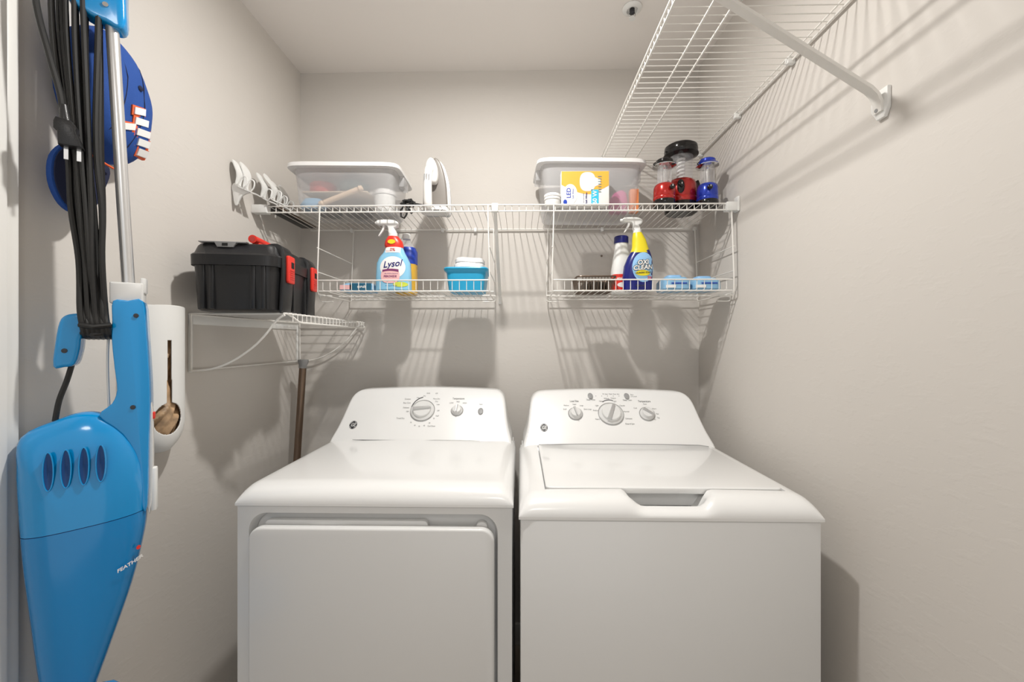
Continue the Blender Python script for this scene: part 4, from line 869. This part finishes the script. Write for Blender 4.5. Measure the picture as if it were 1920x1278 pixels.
hdl = smooth([(.1292, 1.3666), (.1510, 1.3680), (.1733, 1.3684), (.1783, 1.3102), (.1830, 1.22), (.1841, 1.1611), (.1825, 1.09), (.1800, .965), (.172, .965), (.1676, 1.05), (.1434, 1.110), (.110, 1.148), (.1276, 1.17), (.1350, 1.1956), (.1315, 1.2371), (.1276, 1.289), (.1280, 1.33)], 3)
hn = MB().prism(hdl, 'xz', -.024, .024, .007, 3).build('handle', 'vac', vc)
trg = smooth([(.0619, 1.3369), (.075, 1.341), (.084, 1.3395), (.100, 1.330), (.130, 1.320), (.130, 1.298), (.098, 1.306), (.0845, 1.300), (.0815, 1.275), (.0744, 1.2468), (.060, 1.242), (.046, 1.2435), (.0489, 1.289), (.0539, 1.3238)], 3)
ch = MB().prism(trg, 'xz', -.020, .020, .006, 3).build('cord_hook', 'vac', vc)
for s_, z, d_, pr_ in ((.1635, 1.3395, -.0245, hn), (.0619, 1.272, -.0205, ch), (.1587, 1.1607, -.0245, hn), (.0125, 1.092, -.0215, mot)):
    MB().lathe([(.0042, 0), (.0042, .0012), (.003, .0014)], (s_, d_, z), 14, axis='y').xf(lambda v: (v.x, 2*d_-v.y, v.z)).build('screw_hole', 'logo', pr_)
MB().prism(rrect(.123, .1735, 1.362, 1.404, .003, 3), 'xz', -.020, .020, .003).build('collar', 'greyp' if False else 'dial', vc)
MB().box(.168, .1765, -.014, .014, 1.385, 1.415, .002).build('release_tab', 'dial', vc)
MB().tube([(.1485, 0, 1.39), (.1235, 0, 1.91)], .0105, 20).build('tube', 'tube', vc)
top = smooth([(.060, 1.99), (.060, 1.935), (.075, 1.915), (.098, 1.903), (.118, 1.900), (.134, 1.894), (.146, 1.905), (.146, 1.95), (.143, 2.05), (.120, 2.12), (.080, 2.13), (.06, 2.08)], 3)
th = MB().prism(top, 'xz', -.020, .020, .006, 3).build('top_grip', 'vac', vc)
MB().lathe([(.0045, 0), (.0045, .0015)], (.118, -.0205, 1.93), 14, axis='y').xf(lambda v: (v.x, -.041-v.y, v.z)).build('screw', 'chrome', th)
MB().prism(smooth([(.1775, 1.16), (.1865, 1.15), (.1860, .97), (.1775, .96)], 2), 'xz', -.010, .010, .002).build('rear_rail', 'dial', vc)
MB().box(.1835, .1935, -.009, .009, .947, 1.034, .003).build('power_slide', 'plasticw', vc)
MB().box(.184, .190, -.006, .006, 1.132, 1.146, .002).build('power_button', 'red', vc)
fnv = lambda a, b: (a, body_y(a, b)*.98-.003, b)
g = MB(); lay(g, shift(text2d('FEATHER', .009, shear=.3, bold=.0002), .156, .862, .35), fnv); g.build('name_print', 'card', cup)
g = MB(); lay(g, disc2d(.168, .888, .003, .004, 12, 1), fnv); g.build('red_dot', 'red', cup)
MB().prism(smooth([(.035, .585), (.10, .600), (.128, .585), (.150, .53), (.15, .500), (.0, .500), (.0, .53)], 2), 'xz', -.10, .06, .008, 3).build('floor_nozzle', 'vac', vc)
# cord: a long wrapped bundle from the top hook down to the cord hook, then a tail into the housing
rc = random.Random(11)
for k in range(11):
    u = k/10; s0 = .040+.070*u; s1 = .088+.034*u; sm = .068+.048*u; y0 = rc.uniform(-.020, .012); w1 = rc.uniform(-.006, .006)
    P = [(s0, y0, 2.06), (s0+.002+w1, y0, 1.86), (sm-.006+w1, y0-.004, 1.66), (sm+w1*.5, y0-.006, 1.54), (s1-.008, y0-.010, 1.44), (s1-.004, -.026+.003*(k % 3), 1.35), (s1, -.028+.002*(k % 2), 1.318), (s1+.001, -.016, 1.300), (s1+.001, .010, 1.297)]
    MB().tube(smooth([Vector(p) for p in P], 5, False), .0043 if k % 2 else .0050, 8).build('cord_strand', 'rubber', vc)
for z, r_, yy in ((1.306, .005, -.018), (1.320, .005, -.030)):
    MB().tube([(.084, yy, z), (.104, yy-.006, z-.004), (.128, yy, z)], r_, 8).build('cord_strand', 'rubber', vc)
MB().tube(smooth([Vector(p) for p in [(.022, -.030, 1.98), (.030, -.034, 1.88), (.046, -.036, 1.80), (.060, -.036, 1.735), (.064, -.036, 1.70)]], 5, False), .0052, 8).build('plug_cord', 'rubber', vc)
MB().tube([(.0645, -.036, 1.715), (.0655, -.036, 1.70), (.067, -.036, 1.685)], [.0055, .0075, .0085], 12).build('strain_relief', 'black', vc)
pg = MB().prism([(.057, 1.688), (.077, 1.685), (.084, 1.676), (.083, 1.668), (.092, 1.640), (.060, 1.640), (.059, 1.664), (.054, 1.668), (.054, 1.680)], 'xz', -.050, -.026, .003).build('plug', 'black', vc)
for s_ in (.068, .085): MB().box(s_-.003, s_+.003, -.037, -.035, 1.618, 1.642).build('plug_prong', 'silver', pg)
MB().tube(smooth([Vector(p) for p in [(.068, 0, 1.250), (.0600, 0, 1.215), (.050, 0, 1.180), (.0445, 0, 1.142)]], 4, False), .0045, 8).build('cord_tail', 'rubber', vc)
MB().tube(smooth([Vector(p) for p in [(.119, 0, 1.31), (.117, 0, 1.25), (.119, 0, 1.17), (.121, 0, 1.14)]], 4, False), .0022, 6).build('thin_wire', 'dial', vc)
vc.location = VA; vc.rotation_euler = (0, 0, VR); vc.scale = (1, 1, 1.035)
